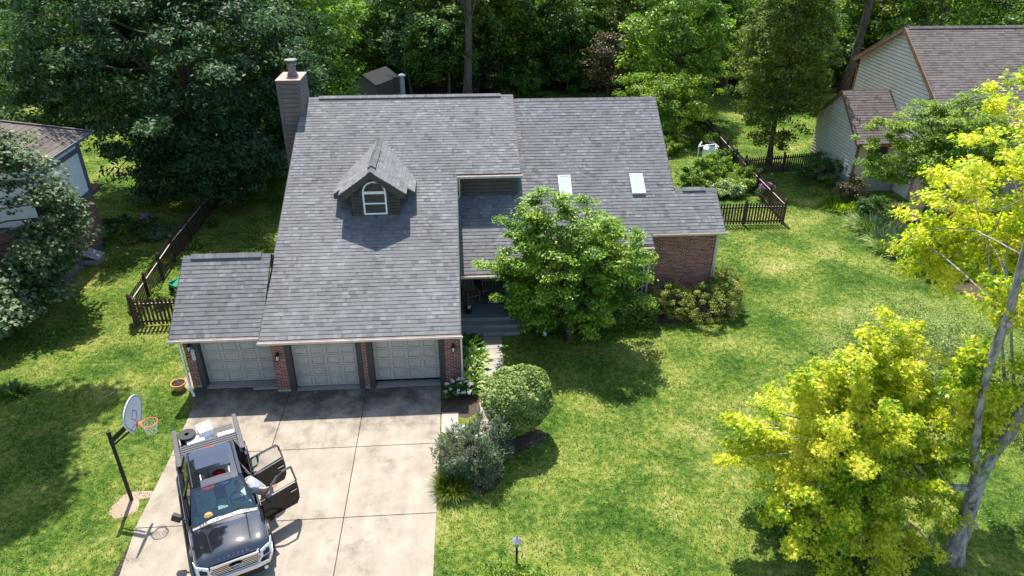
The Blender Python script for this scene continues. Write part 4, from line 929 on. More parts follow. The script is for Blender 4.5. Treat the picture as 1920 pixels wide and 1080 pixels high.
make_tree('dense_tree', 'bright green broad tree at the wood edge above the right wing roof', 'tree', (26.0, 37.5, 0), 13, 13, (0, 0, 6.6), (4.2, 3.6, 6.2), 330, 0.8, 85, 0.27, 'lf_fresh', 0.3, nl=16, lo=0.45)
make_tree('arching_shrub', 'large yellow green arching shrub behind the right end of the roof', 'shrub', (23.6, 31.5, 0), 14, 4.5, (0, 0, 2.6), (4.2, 2.6, 3.0), 200, 0.6, 80, 0.2, 'lf_lime', 0.1, nl=20, lo=0.4)
make_tree('arching_shrub', 'tall olive shrub arching over the far end of the right picket fence', 'shrub', (25.6, 36.5, 0), 15, 4, (0, 0, 2.3), (2.6, 2.2, 3.0), 120, 0.6, 80, 0.2, 'lf_olive', 0.1, nl=14, lo=0.4)
make_tree('brownish_shrub', 'brownish twiggy shrub in front of the dark woods above the wing roof', 'shrub', (21.5, 44.0, 0), 16, 5, (0, 0, 3.6), (2.4, 2.0, 3.6), 110, 0.7, 50, 0.2, 'lf_brown', 0.1, nl=24, lo=0.3)
make_tree('round_bush', 'dark green round bush on the grass behind the middle of the roof', 'bush', (13.3, 46.5, 0), 17, 2.5, (0, 0, 1.4), (2.8, 1.7, 1.6), 80, 0.55, 70, 0.2, 'lf_mid', 0.08, nl=8, lo=0.4)
make_tree('round_bush', 'broad dark green bush right of the round bush at the wood edge', 'bush', (18.2, 48.0, 0), 18, 6.5, (0, 0, 4.0), (3.4, 2.4, 4.0), 150, 0.75, 70, 0.24, 'lf_mid', 0.12, nl=10, lo=0.4)
make_tree('low_tree', 'green low hanging tree right of the vent pipe behind the roof', 'tree', (6.4, 44.0, 0), 19, 9.0, (-0.3, 0, 5.0), (3.6, 2.6, 3.6), 170, 0.75, 75, 0.27, 'lf_mid', 0.16, nl=14, lo=0.4, zmin=-0.8)
make_tree('silvery_shrub', 'grey leaved shrub between the garden shed and the vent pipe', 'shrub', (2.8, 45.5, 0), 20, 6, (0, 0, 5.0), (2.4, 2.0, 2.8), 100, 0.7, 60, 0.26, 'lf_silver', 0.12, nl=10, lo=0.4)
make_tree('spreading_bush', 'mid green bush growing at the corner of the right fence and the neighbour siding', 'bush', (31.9, 21.6, 0), 22, 1.6, (0, 0, 0.9), (1.7, 1.3, 1.1), 80, 0.33, 90, 0.12, 'lf_mid', 0.05, nl=8, lo=0.4)
make_tree('purple_leaved_bush', 'low dark reddish bush against the right neighbour front corner', 'bush', (32.0, 17.6, 0), 23, 1.5, (0, 0, 0.9), (1.2, 1.0, 1.0), 50, 0.33, 80, 0.12, 'lf_brown', 0.05, nl=8, lo=0.4)
# clipped globe and other garden shrubs
def shell_bush(name, label, cat, loc, prof, n, size, mat, seed, stem=True, shape='leaf', up=0.5, aspect=0.7, thick=0.12):
    """clipped shape: leaves in a thin rough shell. prof(d)->radius vector scale"""
    rs = np.random.RandomState(seed); t = thing(name, label, cat, loc)
    d = rs.normal(0, 1, (n, 3)); d /= np.linalg.norm(d, axis=1, keepdims=True)
    P = prof(d); lum = 1+0.07*np.sin(3.1*d[:, 0]+seed)*np.sin(2.7*d[:, 1]+1)+0.035*np.sin(9*d[:, 0]+2)*np.sin(8*d[:, 1]+seed)+0.025*np.sin(17*d[:, 2]+13*d[:, 0])
    P = P*(lum*(1-thick*rs.uniform(0, 1, n)**2+rs.normal(0, 0.012, n)))[:, None]
    P[:, 2] += prof.zc; P = P[P[:, 2] > 0.05]; dd = P-np.array([0, 0, prof.zc]); dd /= np.linalg.norm(dd, axis=1, keepdims=True)
    V, F = leaf_arrays(rs, P, dd*1.2, size, up, 0.8, shape, aspect=aspect); np_mesh('foliage', V, F, 4, mat, t)
    sd2 = rs.normal(0, 1, (70, 3)); sd2[:, 2] = np.abs(sd2[:, 2]); sd2 /= np.linalg.norm(sd2, axis=1, keepdims=True); tipc = prof(sd2)*rs.uniform(0.99, 1.05, (70, 1)); tipc[:, 2] += prof.zc
    foliage('stray_shoots', rs, tipc, 0.07, 16, size, mat, t, (0, 0, prof.zc), 1.0, up_bias=0.6, aspect=aspect)
    m = MB()
    for k in range(7):
        a = rs.uniform(0, 6.28); q = prof(np.array([[math.cos(a)*0.7, math.sin(a)*0.7, 0.3]]))[0]*0.85
        m.tube([(0.03*k-0.1, 0, 0), (q[0]*0.4, q[1]*0.4, prof.zc*0.6), (q[0], q[1], prof.zc+q[2])], [0.03, 0.02, 0.008], 5)
    m.build('stem', 'bark', t); return t
class Globe:
    def __init__(s, rx, ry, rz, zc, p=2.0, low=1.0): s.r = np.array([rx, ry, rz]); s.zc = zc; s.p = p; s.low = low
    def __call__(s, d):
        q = (np.sum(np.abs(d)**s.p, axis=1))**(-1/s.p); P = d*q[:, None]*s.r
        if s.low != 1.0: k = np.where(P[:, 2] < 0, 1-(1-s.low)*np.minimum(1, -P[:, 2]/s.r[2]), 1); P = P*np.stack([k, k, np.ones_like(k)], 1)
        return P
shell_bush('globe_shrub', 'large clipped globe shaped shrub beside the front walk', 'shrub', (9.2, -3.15, 0), Globe(1.22, 1.15, 1.3, 1.5, 2.2, 0.62), 22000, 0.085, 'lf_round', 31)
shell_bush('clipped_hedge', 'low boxy clipped dark hedge below the porch tree right of its trunk', 'hedge', (14.35, 4.1, 0), Globe(1.7, 0.6, 0.68, 0.7, 10.0), 14000, 0.075, 'lf_mid', 32)
for k, (x, y, rx, ry, rz, lab) in enumerate(((17.0, 4.75, 1.15, 0.95, 0.85, 'golden green shrub in front of the brick wing wall, next to the clipped hedge'), (18.5, 4.35, 1.25, 1.05, 0.95, 'golden green shrub below the brick wing wall, with the wall centre above it'), (19.6, 5.0, 0.95, 1.15, 0.95, 'golden green shrub at the right corner of the brick wing wall'), (20.1, 6.6, 0.7, 0.9, 0.8, 'pale green shrub just round the corner of the brick wing wall'))):
    rs = np.random.RandomState(40+k); t = thing('golden_shrub', lab, 'shrub', (x, y, 0), 0, 'golden shrubs along the brick wing')
    cl = lumpy(rs, 90, (0, 0, 0.75), (rx, ry, rz), 0.6, -0.8, 0.12); foliage('foliage', rs, cl, 0.2, 85, 0.075, 'lf_gold', t, (0, 0, 0.4), 0.7, up_bias=0.5)
    m = MB(); tr = [((0, 0, 0), 0.04), ((0.02, 0, 0.3), 0.03), ((0, 0, 0.6), 0.02)]; m.tube([p for p, r in tr], [r for p, r in tr], 5); limbs(m, rs, tr, cl[::8], 0.03, rscale=0.6); m.build('stem', 'bark', t)
# butterfly bush with mauve flower spikes
def strands(rs, n, base_r, length, spread, w, droop=0.4, h0=0.0, seg=3, ell=(1, 1)):
    """arching strap leaves / stems as ribbons"""
    V = []; F = []
    a = rs.uniform(0, 6.28, n); r0 = base_r*np.sqrt(rs.uniform(0, 1, n)); L = length*rs.uniform(0.6, 1.15, n); sp = spread*rs.uniform(0.25, 1.1, n)
    bx = r0*np.cos(a)*ell[0]; by = r0*np.sin(a)*ell[1]; a2 = a+rs.normal(0, 0.5, n); ps = []
    for k in range(seg+1):
        q = k/seg; hx = L*sp*q; hz = L*(q*(1-0.25*sp)-droop*sp*q*q)
        wd = w*(1-q)**0.6*(0.5+min(1, q*3)*0.5)+0.002
        c = np.stack([bx+np.cos(a2)*hx, by+np.sin(a2)*hx, h0+np.maximum(hz, 0.02)], 1); s = np.stack([-np.sin(a2), np.cos(a2), 0*a2], 1)*(wd/2)
        ps += [c-s, c+s]
    V = np.stack(ps, 1).reshape(-1, 3); b = (np.arange(n)*(2*(seg+1)))[:, None]
    F = np.concatenate([b+np.array([[2*k, 2*k+1, 2*k+3, 2*k+2]]) for k in range(seg)])
    return V, F
def flower_spikes(rs, pts, dirs, mat, parent, name='flower_spike', r=0.03, L=0.2):
    m = MB()
    for p, d in zip(pts, dirs):
        m = MB(); p = Vector(p); d = Vector(d).normalized(); m.tube([p, p+d*L*0.4, p+d*L], [r*0.7, r, r*0.15], 5); m.build(name, mat, parent)
rs = np.random.RandomState(50); t = thing('butterfly_bush', 'loose grey green bush with mauve flower spikes at the driveway edge', 'bush', (7.7, -4.85, 0))
cl = lumpy(rs, 240, (0, 0, 0.85), (1.3, 1.15, 1.1), 0.45, -0.7, 0.2); foliage('foliage', rs, cl, 0.2, 60, 0.1, 'lf_grey', t, (0, 0, 0.2), 0.8, up_bias=0.4, aspect=0.3)
tops = cl[cl[:, 2] > 0.8]; tops = tops[:90]; dv = tops-np.array([0, 0, 0.0]); flower_spikes(rs, tops+dv*0.08, dv+rs.normal(0, 0.3, dv.shape), 'lavender', t, r=0.022, L=0.2)
m = MB(); tr = [((0, 0, 0), 0.05), ((0, 0, 0.3), 0.03), ((0, 0, 0.5), 0.02)]; m.tube([p for p, r in tr], [r for p, r in tr], 5); limbs(m, rs, tr, cl[::5]*1.1, 0.03, rscale=0.5); m.build('stem', 'bark', t)
def grass_clump(name, label, cat, loc, n, base_r, length, spread, w, mat, seed, ell=(1, 1), group=None, droop=0.45):
    rs = np.random.RandomState(seed); t = thing(name, label, cat, loc, 0, group); V, F = strands(rs, n, base_r, length, spread, w, droop, 0.0, 4, ell); np_mesh('foliage', V, F, 4, mat, t); return t
grass_clump('ornamental_grass', 'olive tuft of ornamental grass at the driveway edge below the butterfly bush', 'grass clump', (6.85, -5.75, 0), 1500, 0.3, 0.75, 0.9, 0.02, 'lf_olive', 51)
grass_clump('hosta', 'dark green hosta by the porch steps beside the garage corner', 'plant', (7.55, 2.75, 0), 230, 0.3, 0.62, 1.15, 0.24, 'lf_mid', 52, group='hostas along the garage side')
grass_clump('hosta', 'tall pale variegated hosta in the middle of the bed beside the walk', 'plant', (7.7, 1.75, 0), 230, 0.32, 0.62, 1.15, 0.24, 'lf_hosta', 53, group='hostas along the garage side')
grass_clump('hosta', 'bright yellow green hosta halfway down the bed beside the walk', 'plant', (7.6, 0.95, 0), 220, 0.3, 0.6, 1.15, 0.22, 'lf_hosta', 54, group='hostas along the garage side')
grass_clump('hosta', 'pale hosta level with the garage front corner', 'plant', (7.6, 0.15, 0), 200, 0.26, 0.55, 1.15, 0.22, 'lf_hosta', 55, group='hostas along the garage side')
rs = np.random.RandomState(56); t = thing('flowering_plant', 'low plant with dull white flower heads at the foot of the right garage pier', 'plant', (7.15, -0.75, 0))
cl = lumpy(rs, 60, (0, 0, 0.3), (0.62, 0.45, 0.42), 0.4, -0.4, 0.2); foliage('foliage', rs, cl, 0.14, 60, 0.09, 'lf_mid', t, (0, 0, 0), 0.6)
cl2 = lumpy(rs, 26, (0, 0, 0.36), (0.6, 0.42, 0.44), 0.9, 0.1, 0.1); foliage('flower_heads', rs, cl2, 0.075, 60, 0.035, 'whiteflower', t, (0, 0, 0), 0.6, aspect=0.9)
grass_clump('daylily', 'pale green daylily clump by the neighbour foundation, farthest of the row', 'plant', (31.4, 17.0, 0), 1100, 1.0, 0.85, 1.1, 0.045, 'lf_lime', 57, (1.1, 0.8), 'daylilies along the right neighbour bed')
grass_clump('daylily', 'grey green strap leaved clump in front of the small garden tree', 'plant', (31.7, 13.6, 0), 1500, 1.3, 0.95, 1.1, 0.045, 'lf_hosta', 58, (0.9, 1.1), 'daylilies along the right neighbour bed')
grass_clump('daylily', 'grey green strap leaved clump at the lawn edge below the garden tree', 'plant', (31.4, 11.0, 0), 1500, 1.2, 0.95, 1.1, 0.045, 'lf_hosta', 59, (0.9, 1.1), 'daylilies along the right neighbour bed')
for k, (x, y, rx, ry, h, mt, lab) in enumerate(((32.6, 15.2, 1.3, 0.9, 1.0, 'lf_mid', 'green bush between the neighbour front corner and the strap leaved clumps'), (33.4, 10.6, 1.4, 1.2, 0.9, 'lf_grey', 'grey green bush under the small garden tree'), (31.9, 8.6, 1.2, 1.3, 0.8, 'lf_mid', 'dark green bush at the lower end of the neighbour bed'), (34.6, 8.0, 1.6, 1.4, 1.1, 'lf_lime', 'yellow green bush behind the maple crown at the right edge'))):
    rs = np.random.RandomState(140+k); t = thing('bed_bush', lab, 'bush', (x, y, 0), 0, 'bushes in the right neighbour bed'); cl = np.concatenate([lumpy(rs, 80, (0, 0, h*0.5), (rx, ry, h*0.6), 0.3, -0.6, 0.3), sprays(rs, (0, 0, h*0.5), (rx, ry, h*0.6), 12, 0.8, 1.3, 0)]); foliage('foliage', rs, cl, 0.24, 60, 0.11, mt, t, (0, 0, 0), 0.8)
    m = MB(); [m.tube([(0, 0, 0), (c[0], c[1], c[2])], [0.012, 0.006], 5) for c in cl[::9]]; m.build('stem', 'bark', t)
# vegetable garden inside the right fence
for k, (x, y, r, h, mt, lab) in enumerate(((23.4, 21.6, 1.1, 1.3, 'lf_fresh', 'tall tomato plants behind the extension ridge, nearest the lawn'), (25.0, 22.6, 1.1, 1.35, 'lf_fresh', 'leafy vegetable plants in the middle of the fenced garden'), (24.7, 19.6, 0.9, 0.7, 'lf_hosta', 'low pale plants in front of the vegetable patch'), (26.6, 20.6, 0.8, 1.1, 'lf_lime', 'yellow green bush inside the right fence beside the flowers'), (22.6, 28.3, 1.3, 1.1, 'lf_lime', 'arching yellow green plant at the back of the fenced garden'), (26.6, 25.0, 0.7, 0.9, 'lf_mid', 'climbing plant leaning on the right picket fence'), (26.6, 28.9, 0.5, 1.0, 'lf_lime', 'yellow green climber behind the white tank on the fence'))):
    rs = np.random.RandomState(60+k); t = thing('garden_plant', lab, 'plant', (x, y, 0), 0, 'plants in the fenced garden')
    cl = np.concatenate([lumpy(rs, 80, (0, 0, h*0.5), (r*1.15, r, h*0.65), 0.3, -0.6, 0.35), sprays(rs, (0, 0, h*0.5), (r, r*0.9, h*0.65), 14, 0.8, 1.4, 0)]); foliage('foliage', rs, cl, 0.22, 60, 0.12, mt, t, (0, 0, 0), 0.8, up_bias=0.6)
    m = MB()
    for c in cl[::7]: m.tube([(c[0]*0.4, c[1]*0.4, 0), (c[0], c[1], c[2])], [0.015, 0.008], 5)
    m.build('stem', 'bark', t)
for k, (x, y, z) in enumerate(((23.5, 20.7, 1.2), (24.9, 20.9, 1.1), (22.9, 21.3, 1.0))):
    t = thing('garden_stake', ['black stake leftmost among the tomato plants', 'black stake at the right of the tomato plants', 'black stake at the lawn edge of the tomato plants'][k], 'stake', (x, y, 0), 0, 'plant stakes'); m = MB(); m.tube([(0, 0, 0), (0, 0, z)], 0.03, 6); m.lathe([(0.035, 0), (0.04, 0.03), (0.01, 0.05)], (0, 0, z), 6); m.build('pole', 'black', t)
rs = np.random.RandomState(70); t = thing('purple_flower_clump', 'clump of purple pink flowers inside the right fence corner', 'flowers', (26.9, 18.6, 0))
cl = lumpy(rs, 30, (0, 0, 0.6), (0.55, 0.45, 0.5), 0.3, -0.3, 0.2); foliage('foliage', rs, cl, 0.2, 40, 0.09, 'lf_mid', t, (0, 0, 0), 0.8); cl = lumpy(rs, 22, (0, 0, 0.8), (0.45, 0.4, 0.45), 0.6, 0.0, 0.2); foliage('flower_heads', rs, cl, 0.1, 24, 0.07, 'pinkflower', t, (0, 0, 0), 0.8)
t = thing('purple_flower_clump', 'clump of purple flowers in the bed of the left neighbour house', 'flowers', (-11.0, 16.7, 0))
cl = lumpy(rs, 26, (0, 0, 0.45), (0.6, 0.4, 0.4), 0.3, -0.2, 0.2); foliage('foliage', rs, cl, 0.2, 40, 0.09, 'lf_mid', t, (0, 0, 0), 0.8); cl = lumpy(rs, 18, (0, 0, 0.55), (0.45, 0.3, 0.35), 0.6, 0.0, 0.2); foliage('flower_heads', rs, cl, 0.1, 24, 0.06, 'pinkflower', t, (0, 0, 0), 0.8)
for k, (x, y, rx, ry, h, mt, lab) in enumerate(((-11.6, 14.9, 1.3, 0.8, 0.5, 'lf_olive', 'low olive ground plant below the left neighbour brick corner'), (-12.6, 16.4, 1.4, 1.0, 0.7, 'lf_dark', 'dark low bush at the back corner of the left neighbour house'), (-10.0, 15.4, 0.9, 0.7, 0.45, 'lf_grey', 'pale low ground plant in the left neighbour bed nearest the fence'))):
    rs = np.random.RandomState(80+k); t = thing('low_bush', lab, 'bush', (x, y, 0), 0, 'low plants in the left neighbour bed'); cl = lumpy(rs, 50, (0, 0, h*0.4), (rx, ry, h*0.7), 0.3, -0.4, 0.25); foliage('foliage', rs, cl, 0.24, 60, 0.12, mt, t, (0, 0, 0), 0.6)
    m = MB(); m.tube([(0, 0, 0), (0.1, 0, h*0.6)], [0.02, 0.01], 5); m.build('stem', 'bark', t)
for k, (x, y, lab) in enumerate(((-7.0, 7.3, 'pale leaved climber on the inside of the left fence near its front corner'), (-7.3, 13.7, 'green fern growing inside the left fence halfway back'), (-7.35, 16.6, 'green weed at the foot of the left fence farther back'), (-7.5, 5.75, 'straggly vine over the front corner post of the left fence'))):
    rs = np.random.RandomState(90+k); t = thing('fence_plant', lab, 'plant', (x, y, 0), 0, 'plants growing along the left fence')
    hh = (0.9, 0.5, 0.5, 1.3)[k]; cl = lumpy(rs, 34, (0, 0, hh*0.5), (0.35, 0.35, hh*0.6), 0.2, -0.8, 0.2); foliage('foliage', rs, cl, 0.13, 26, 0.1, ('lf_lime', 'lf_fresh', 'lf_mid', 'lf_olive')[k], t, (0, 0, 0), 0.8)
    m = MB(); [m.tube([(0, 0, 0), (c[0], c[1], c[2])], [0.012, 0.006], 5) for c in cl[::6]]; m.build('stem', 'bark', t)
rs = np.random.RandomState(97); t = thing('weed_plant', 'low broad leaved weed on the shaded lawn at the left edge', 'plant', (-10.4, 0.6, 0)); V, F = strands(rs, 130, 0.25, 0.55, 1.2, 0.12, 0.4, 0, 3); np_mesh('foliage', V, F, 4, 'lf_mid', t)
# seed-head plants around the lamp at the bottom of the picture
rs = np.random.RandomState(98); t = thing('flowering_plant', 'leafy perennial with dark flower spikes around the garden lamp post', 'plant', (8.6, -9.6, 0))
cl = lumpy(rs, 90, (0, 0, 0.25), (1.35, 0.75, 0.4), 0.1, -0.2, 0.2); foliage('foliage', rs, cl, 0.2, 50, 0.075, 'lf_lime', t, (0, 0, -1), 0.7, aspect=0.4)
tops = cl[:26]*np.array([1.1, 1.1, 1]); flower_spikes(rs, tops+np.array([0, 0, 0.25]), rs.normal(0, 0.35, (26, 3))+np.array([0, 0, 1]), 'brownspike' if 'brownspike' in K else 'soil', t, r=0.02, L=0.17)

# ---------------------------------------------------------------- yellow maple on the right edge
rs = np.random.RandomState(101)
MP = thing('maple_tree', 'tall yellow leaved maple with grey forked trunk at the right edge', 'tree', (21.7, -9.6, 0))
m = MB()
def loc_(p): return (p[0]-21.7, p[1]+9.6, p[2])
main = [((21.7, -9.6, -0.1), .36), ((21.66, -9.55, 0.5), .26), ((21.63, -9.5, 1.94), .215), ((21.5, -9.5, 3.3), .2), ((21.62, -9.5, 4.0), .16), ((21.85, -9.5, 4.8), .17), ((22.1, -9.45, 6.0), .15), ((22.6, -9.2, 9), .12), ((23.2, -9, 13), .06)]
m.tube([loc_(p) for p, r in main], [r for p, r in main], 12)
left = [((21.5, -9.5, 3.2), .13), ((21.1, -9.5, 4.0), .13), ((20.75, -9.5, 5.4), .1), ((20.52, -9.5, 6.8), .1), ((20.5, -9.5, 7.8), .11), ((20.5, -9.5, 8.5), .10), ((20.3, -9.5, 10.0), .085), ((20.2, -9.3, 12.5), .05), ((20.3, -9.1, 15), .02)]
m.tube([loc_(p) for p, r in left], [r for p, r in left], 10)
br = [((21.5, -9.5, 2.75), .1), ((20.9, -9.5, 2.85), .085), ((20.3, -9.5, 3.0), .06), ((19.7, -9.1, 3.5), .035), ((19.2, -8.8, 4.0), .02)]
m.tube([loc_(p) for p, r in br], [r for p, r in br], 8)
m.tube([loc_(p) for p in ((20.75, -9.5, 2.9), (20.45, -9.7, 3.2), (20.2, -9.5, 3.6))], [.035, .025, .012], 6)
for p, r in (((21.45, -9.72, 2.3), .1), ((21.75, -9.7, 1.55), .1), ((20.45, -9.62, 8.25), .09)): m.lathe([(r, -0.08), (r*1.1, 0), (r*0.7, 0.07)], loc_(p), 10, 'y')
# crown clusters: upper mass hanging into the picture, sprays along the stems
cl = []
def cluster_box(n, c, r): return [tuple(np.array(c)+rs.uniform(-1, 1, 3)*np.array(r)) for _ in range(n)]
cl += [tuple(x) for x in lumpy(rs, 260, (23.9, -6.0, 10.2), (3.3, 2.4, 3.0), 0.25, -0.9, 0.3)]
cl += [tuple(x) for x in lumpy(rs, 80, (21.9, -5.4, 8.3), (1.7, 1.2, 0.9), 0.2, -0.9, 0.3)]
cl += [tuple(x) for x in lumpy(rs, 120, (25.5, -9.0, 12.5), (5.2, 4.0, 4.0), 0.4, -0.9, 0.3)]
cl += cluster_box(9, (20.5, -9.1, 7.0), (0.35, 0.3, 1.0)); cl += cluster_box(9, (20.9, -9.2, 5.2), (0.55, 0.3, 0.6)); cl += cluster_box(6, (21.8, -9.3, 5.9), (0.4, 0.3, 0.8)); cl += cluster_box(5, (20.4, -9.2, 9.0), (0.4, 0.4, 0.5))
cl += cluster_box(12, (20.6, -9.0, 6.1), (0.5, 0.3, 0.9)); cl += cluster_box(14, (21.2, -9.0, 4.7), (0.7, 0.4, 0.6)); cl += cluster_box(16, (22.3, -9.1, 7.0), (0.8, 0.4, 1.0)); cl += cluster_box(10, (21.2, -9.0, 8.0), (0.8, 0.3, 0.6))
cl = np.array(cl)
tips = [tuple(c-np.array([21.7, -9.6, 0])) for c in cl[rs.choice(450, 46, replace=False)]]
tl = [(loc_(p), r) for p, r in main]; t2 = [(loc_(p), r) for p, r in left]
limbs(m, rs, tl, tips[::3], .1, (0.6, 0.98), rscale=0.2); limbs(m, rs, t2, tips[1::3], .1, (0.5, 0.98), rscale=0.2)
m.build('trunk', 'bark_grey', MP, smooth=True)
foliage('crown', rs, cl-np.array([21.7, -9.6, 0]), 0.4, 100, 0.115, 'lf_maple', MP, (0.4, 2.4, 9.5), 0.6, 'maple', 0.55)
# the young maple beside it
YM = thing('young_maple_tree', 'bushy yellow green young maple on the lawn left of the forked maple trunk', 'tree', (18.35, -8.2, 0))
rs = np.random.RandomState(107)
c1 = np.concatenate([lumpy(rs, 400, (0, 0, 3.0), (2.8, 2.2, 2.9), 0.3, -0.95, 0.4, 0.25), sprays(rs, (0, 0, 3.0), (2.9, 2.3, 2.9), 60, 0.7, 1.35, -0.7), lumpy(rs, 70, (0.9, -1.4, 1.3), (1.9, 1.0, 1.3), 0.2, -0.8, 0.4)])
c1 = c1[c1[:, 2] > 0.3]
c2 = np.array([(x0+rs.normal(0, 0.16), y0+rs.normal(0, 0.16), z) for x0, y0, z1 in ((0.5, 0.6, 7.5), (1.5, 0.6, 6.9), (-0.4, 0.3, 6.6), (-1.5, 0.2, 5.9), (0.9, 0.0, 6.3), (2.1, 0.5, 6.0), (0.1, 0.6, 6.9), (1.0, 0.7, 7.0)) for z in np.arange(4.2, z1, 0.2)])
cl = np.concatenate([c1, c2]); foliage('crown', rs, cl, 0.33, 100, 0.104, 'lf_maple', YM, (0, 0, 2.6), 0.6, 'maple', 0.55)
m = MB(); tr = [((0.3, 0, -0.05), .12), ((0.25, 0, 1.0), .1), ((0.1, 0, 2.2), .08), ((0.1, 0.1, 3.6), .06), ((0.3, 0.4, 5.2), .04), ((0.3, 0.5, 6.9), .012)]
m.tube([p for p, r in tr], [r for p, r in tr], 8); limbs(m, rs, tr, c1[::5], .1, (0.15, 0.85), rscale=0.4)
for a in ((-2.3, -0.6, 1.9), (-2.1, -0.9, 1.4), (-2.4, -0.3, 1.5), (-1.9, -0.9, 1.0)): m.tube([(-1.2, -0.3, 1.8), ((a[0]-1.2)/2, a[1]*0.6, a[2]+0.1), a], [.02, .014, .004], 5)
m.build('trunk', 'bark_grey', YM, smooth=True)
# pale bush behind the maple
rs = np.random.RandomState(110); t = thing('pale_bush', 'loose pale green bush behind the maple trunk at the right edge', 'bush', (26.4, -0.6, 0)); cl = lumpy(rs, 560, (0, 0, 1.1), (3.8, 3.8, 1.8), 0.3, -0.5, 0.25); foliage('foliage', rs, cl, 0.34, 60, 0.09, 'lf_round', t, (0, 0, 0), 0.8, aspect=0.4)
m = MB(); tr = [((0, 0, 0), 0.05), ((0, 0, 0.4), 0.04), ((0, 0, 0.8), 0.02)]; m.tube([p for p, r in tr], [r for p, r in tr], 5); limbs(m, rs, tr, cl[::24]*0.85, 0.03, rscale=0.5); m.build('stem', 'bark_grey', t)
# tall tree outside the left edge whose crown shades the lawn
TT = thing('shade_tree', 'tall tree standing just outside the left edge of the lawn', 'tree', (-15.5, -4.0, 0)); rs = np.random.RandomState(120)
f3 = fwd; cl = []
inv = M.inverted()
while len(cl) < 1500:
    sx, sy_ = rs.uniform(-17, -5.2), rs.uniform(-14, 0.6); h = rs.uniform(10.5, 20)
    if sy_ > -2.5-0.0 and sx > -6.4: continue
    if (sx+5.4) > -0.9+0.9*math.sin(sy_*1.1+1.0): continue
    p = Vector((sx-0.065*h, sy_+0.538*h, h)); q = inv @ p
    if q.z < 0:
        u = q.x/-q.z*1336.97+960; v = 540-q.y/-q.z*1336.97
        if -75 < u < 2000 and v > -75: continue
    cl.append((p.x+15.5, p.y+4.0, p.z))
cl = np.array(cl); foliage('crown', rs, cl, 0.85, 42, 0.34, 'lf_mid', TT, (3, 4, 12), 0.7)
m = MB(); tr = [((0, 0, 0), .4), ((0.1, 0.3, 4), .32), ((0, 1.0, 8), .26), ((0.5, 2, 12), .18), ((1, 3, 17), .05)]; m.tube([p for p, r in tr], [r for p, r in tr], 9)
sel = [c for c in cl if c[0] < 1.5 or c[2] > 15]; limbs(m, rs, tr, sel[::22], .2, (0.5, 0.95), rscale=0.35); m.build('trunk', 'bark', TT, smooth=True)

# ---------------------------------------------------------------- the woods: individual trees, copies of five kinds
kinds = []
for k, (lf, ht, rr_, sz) in enumerate((('lf_wood', 15, 4.4, 0.32), ('lf_mid', 16, 4.8, 0.34), ('lf_fresh', 12, 3.8, 0.3), ('lf_olive', 13, 4.2, 0.32), ('lf_wood', 10, 3.4, 0.3))):
    kinds.append(make_tree('woodland_tree', 'tree in the dense woods behind the houses', 'tree', (0, 0, 0), 200+k, ht, (0, 0, ht*0.52), (rr_, rr_, ht*0.5), 190, 1.05, 62, sz, lf, 0.3, 'trees in the woods behind the houses', lo=0.35, zmin=-0.75 if k != 4 else -0.95, lump=0.3, nl=14))
spots = []
rnd = random.Random(77)
def ok(x, y):
    if -4 < x < 4.5 and y < 48: return False
    if 41 < x < 50 and y < 54: return False
    return all((x-a)**2+(y-b)**2 > 11 for a, b, *_ in spots)
for row, (y0, x0, x1, stp) in enumerate(((50, -44, 72, 5.2), (55.5, -48, 80, 5.4), (62, -54, 90, 5.8), (70, -60, 100, 6.4))):
    x = x0
    while x < x1:
        px, py = x+rnd.uniform(-1.5, 1.5), y0+rnd.uniform(-1.6, 1.6)
        if ok(px, py): spots.append((px, py, rnd.randrange(5), rnd.uniform(0.8, 1.15)))
        x += stp
side = [(-27, 44, 1, 0.8), (-33, 40, 3, 0.8), (-38, 34, 1, 0.9), (-22, 47, 3, 0.75), (-29, 33, 1, 0.6), (50, 40, 0, 0.9), (57, 38, 1, 0.9), (64, 36, 0, 0.9), (33.5, 46, 0, 0.75), (-6.5, 45, 0, 0.85), (10, 50, 0, 1.0), (60, 45, 2, 0.9)]
first = [True]*5
for x, y, k, s in spots+side:
    o = kinds[k]
    if not first[k]: o = copy_tree(kinds[k])
    first[k] = False
    o.location = (x, y, 0); o.rotation_euler = (0, 0, rnd.uniform(0, 6.28)); o.scale = (s, s, s*rnd.uniform(0.9, 1.1)*(1.0 if y < 53 else 0.8 if y < 59 else 0.7))
# understorey shrubs
us = make_tree('understorey_shrub', 'leafy shrub along the edge of the dark woods', 'shrub', (0, 0, 0), 300, 4, (0, 0, 2.0), (2.6, 2.2, 2.2), 110, 0.65, 60, 0.26, 'lf_mid', 0.08, 'shrubs along the edge of the woods', nl=8, lo=0.35)
us2 = make_tree('understorey_shrub', 'leafy shrub along the edge of the dark woods', 'shrub', (0, 0, 0), 301, 4, (0, 0, 2.4), (2.4, 2.2, 2.6), 110, 0.65, 60, 0.26, 'lf_dark', 0.08, 'shrubs along the edge of the woods', nl=8, lo=0.35)
f1 = True; f2 = True; x = -42
while x < 75:
    px, py = x+rnd.uniform(-1, 1), 49+rnd.uniform(-1.2, 3)
    if not (-3.5 < px < 4 and py < 50) and not (9.5 < px < 20 and py < 50):
        if rnd.random() < 0.55: o = us if f1 else copy_tree(us); f1 = False
        else: o = us2 if f2 else copy_tree(us2); f2 = False
        o.location = (px, py, 0); s = rnd.uniform(0.7, 1.3); o.scale = (s, s, s*rnd.uniform(0.8, 1.2)); o.rotation_euler = (0, 0, rnd.uniform(0, 6.28))
    x += 3.3
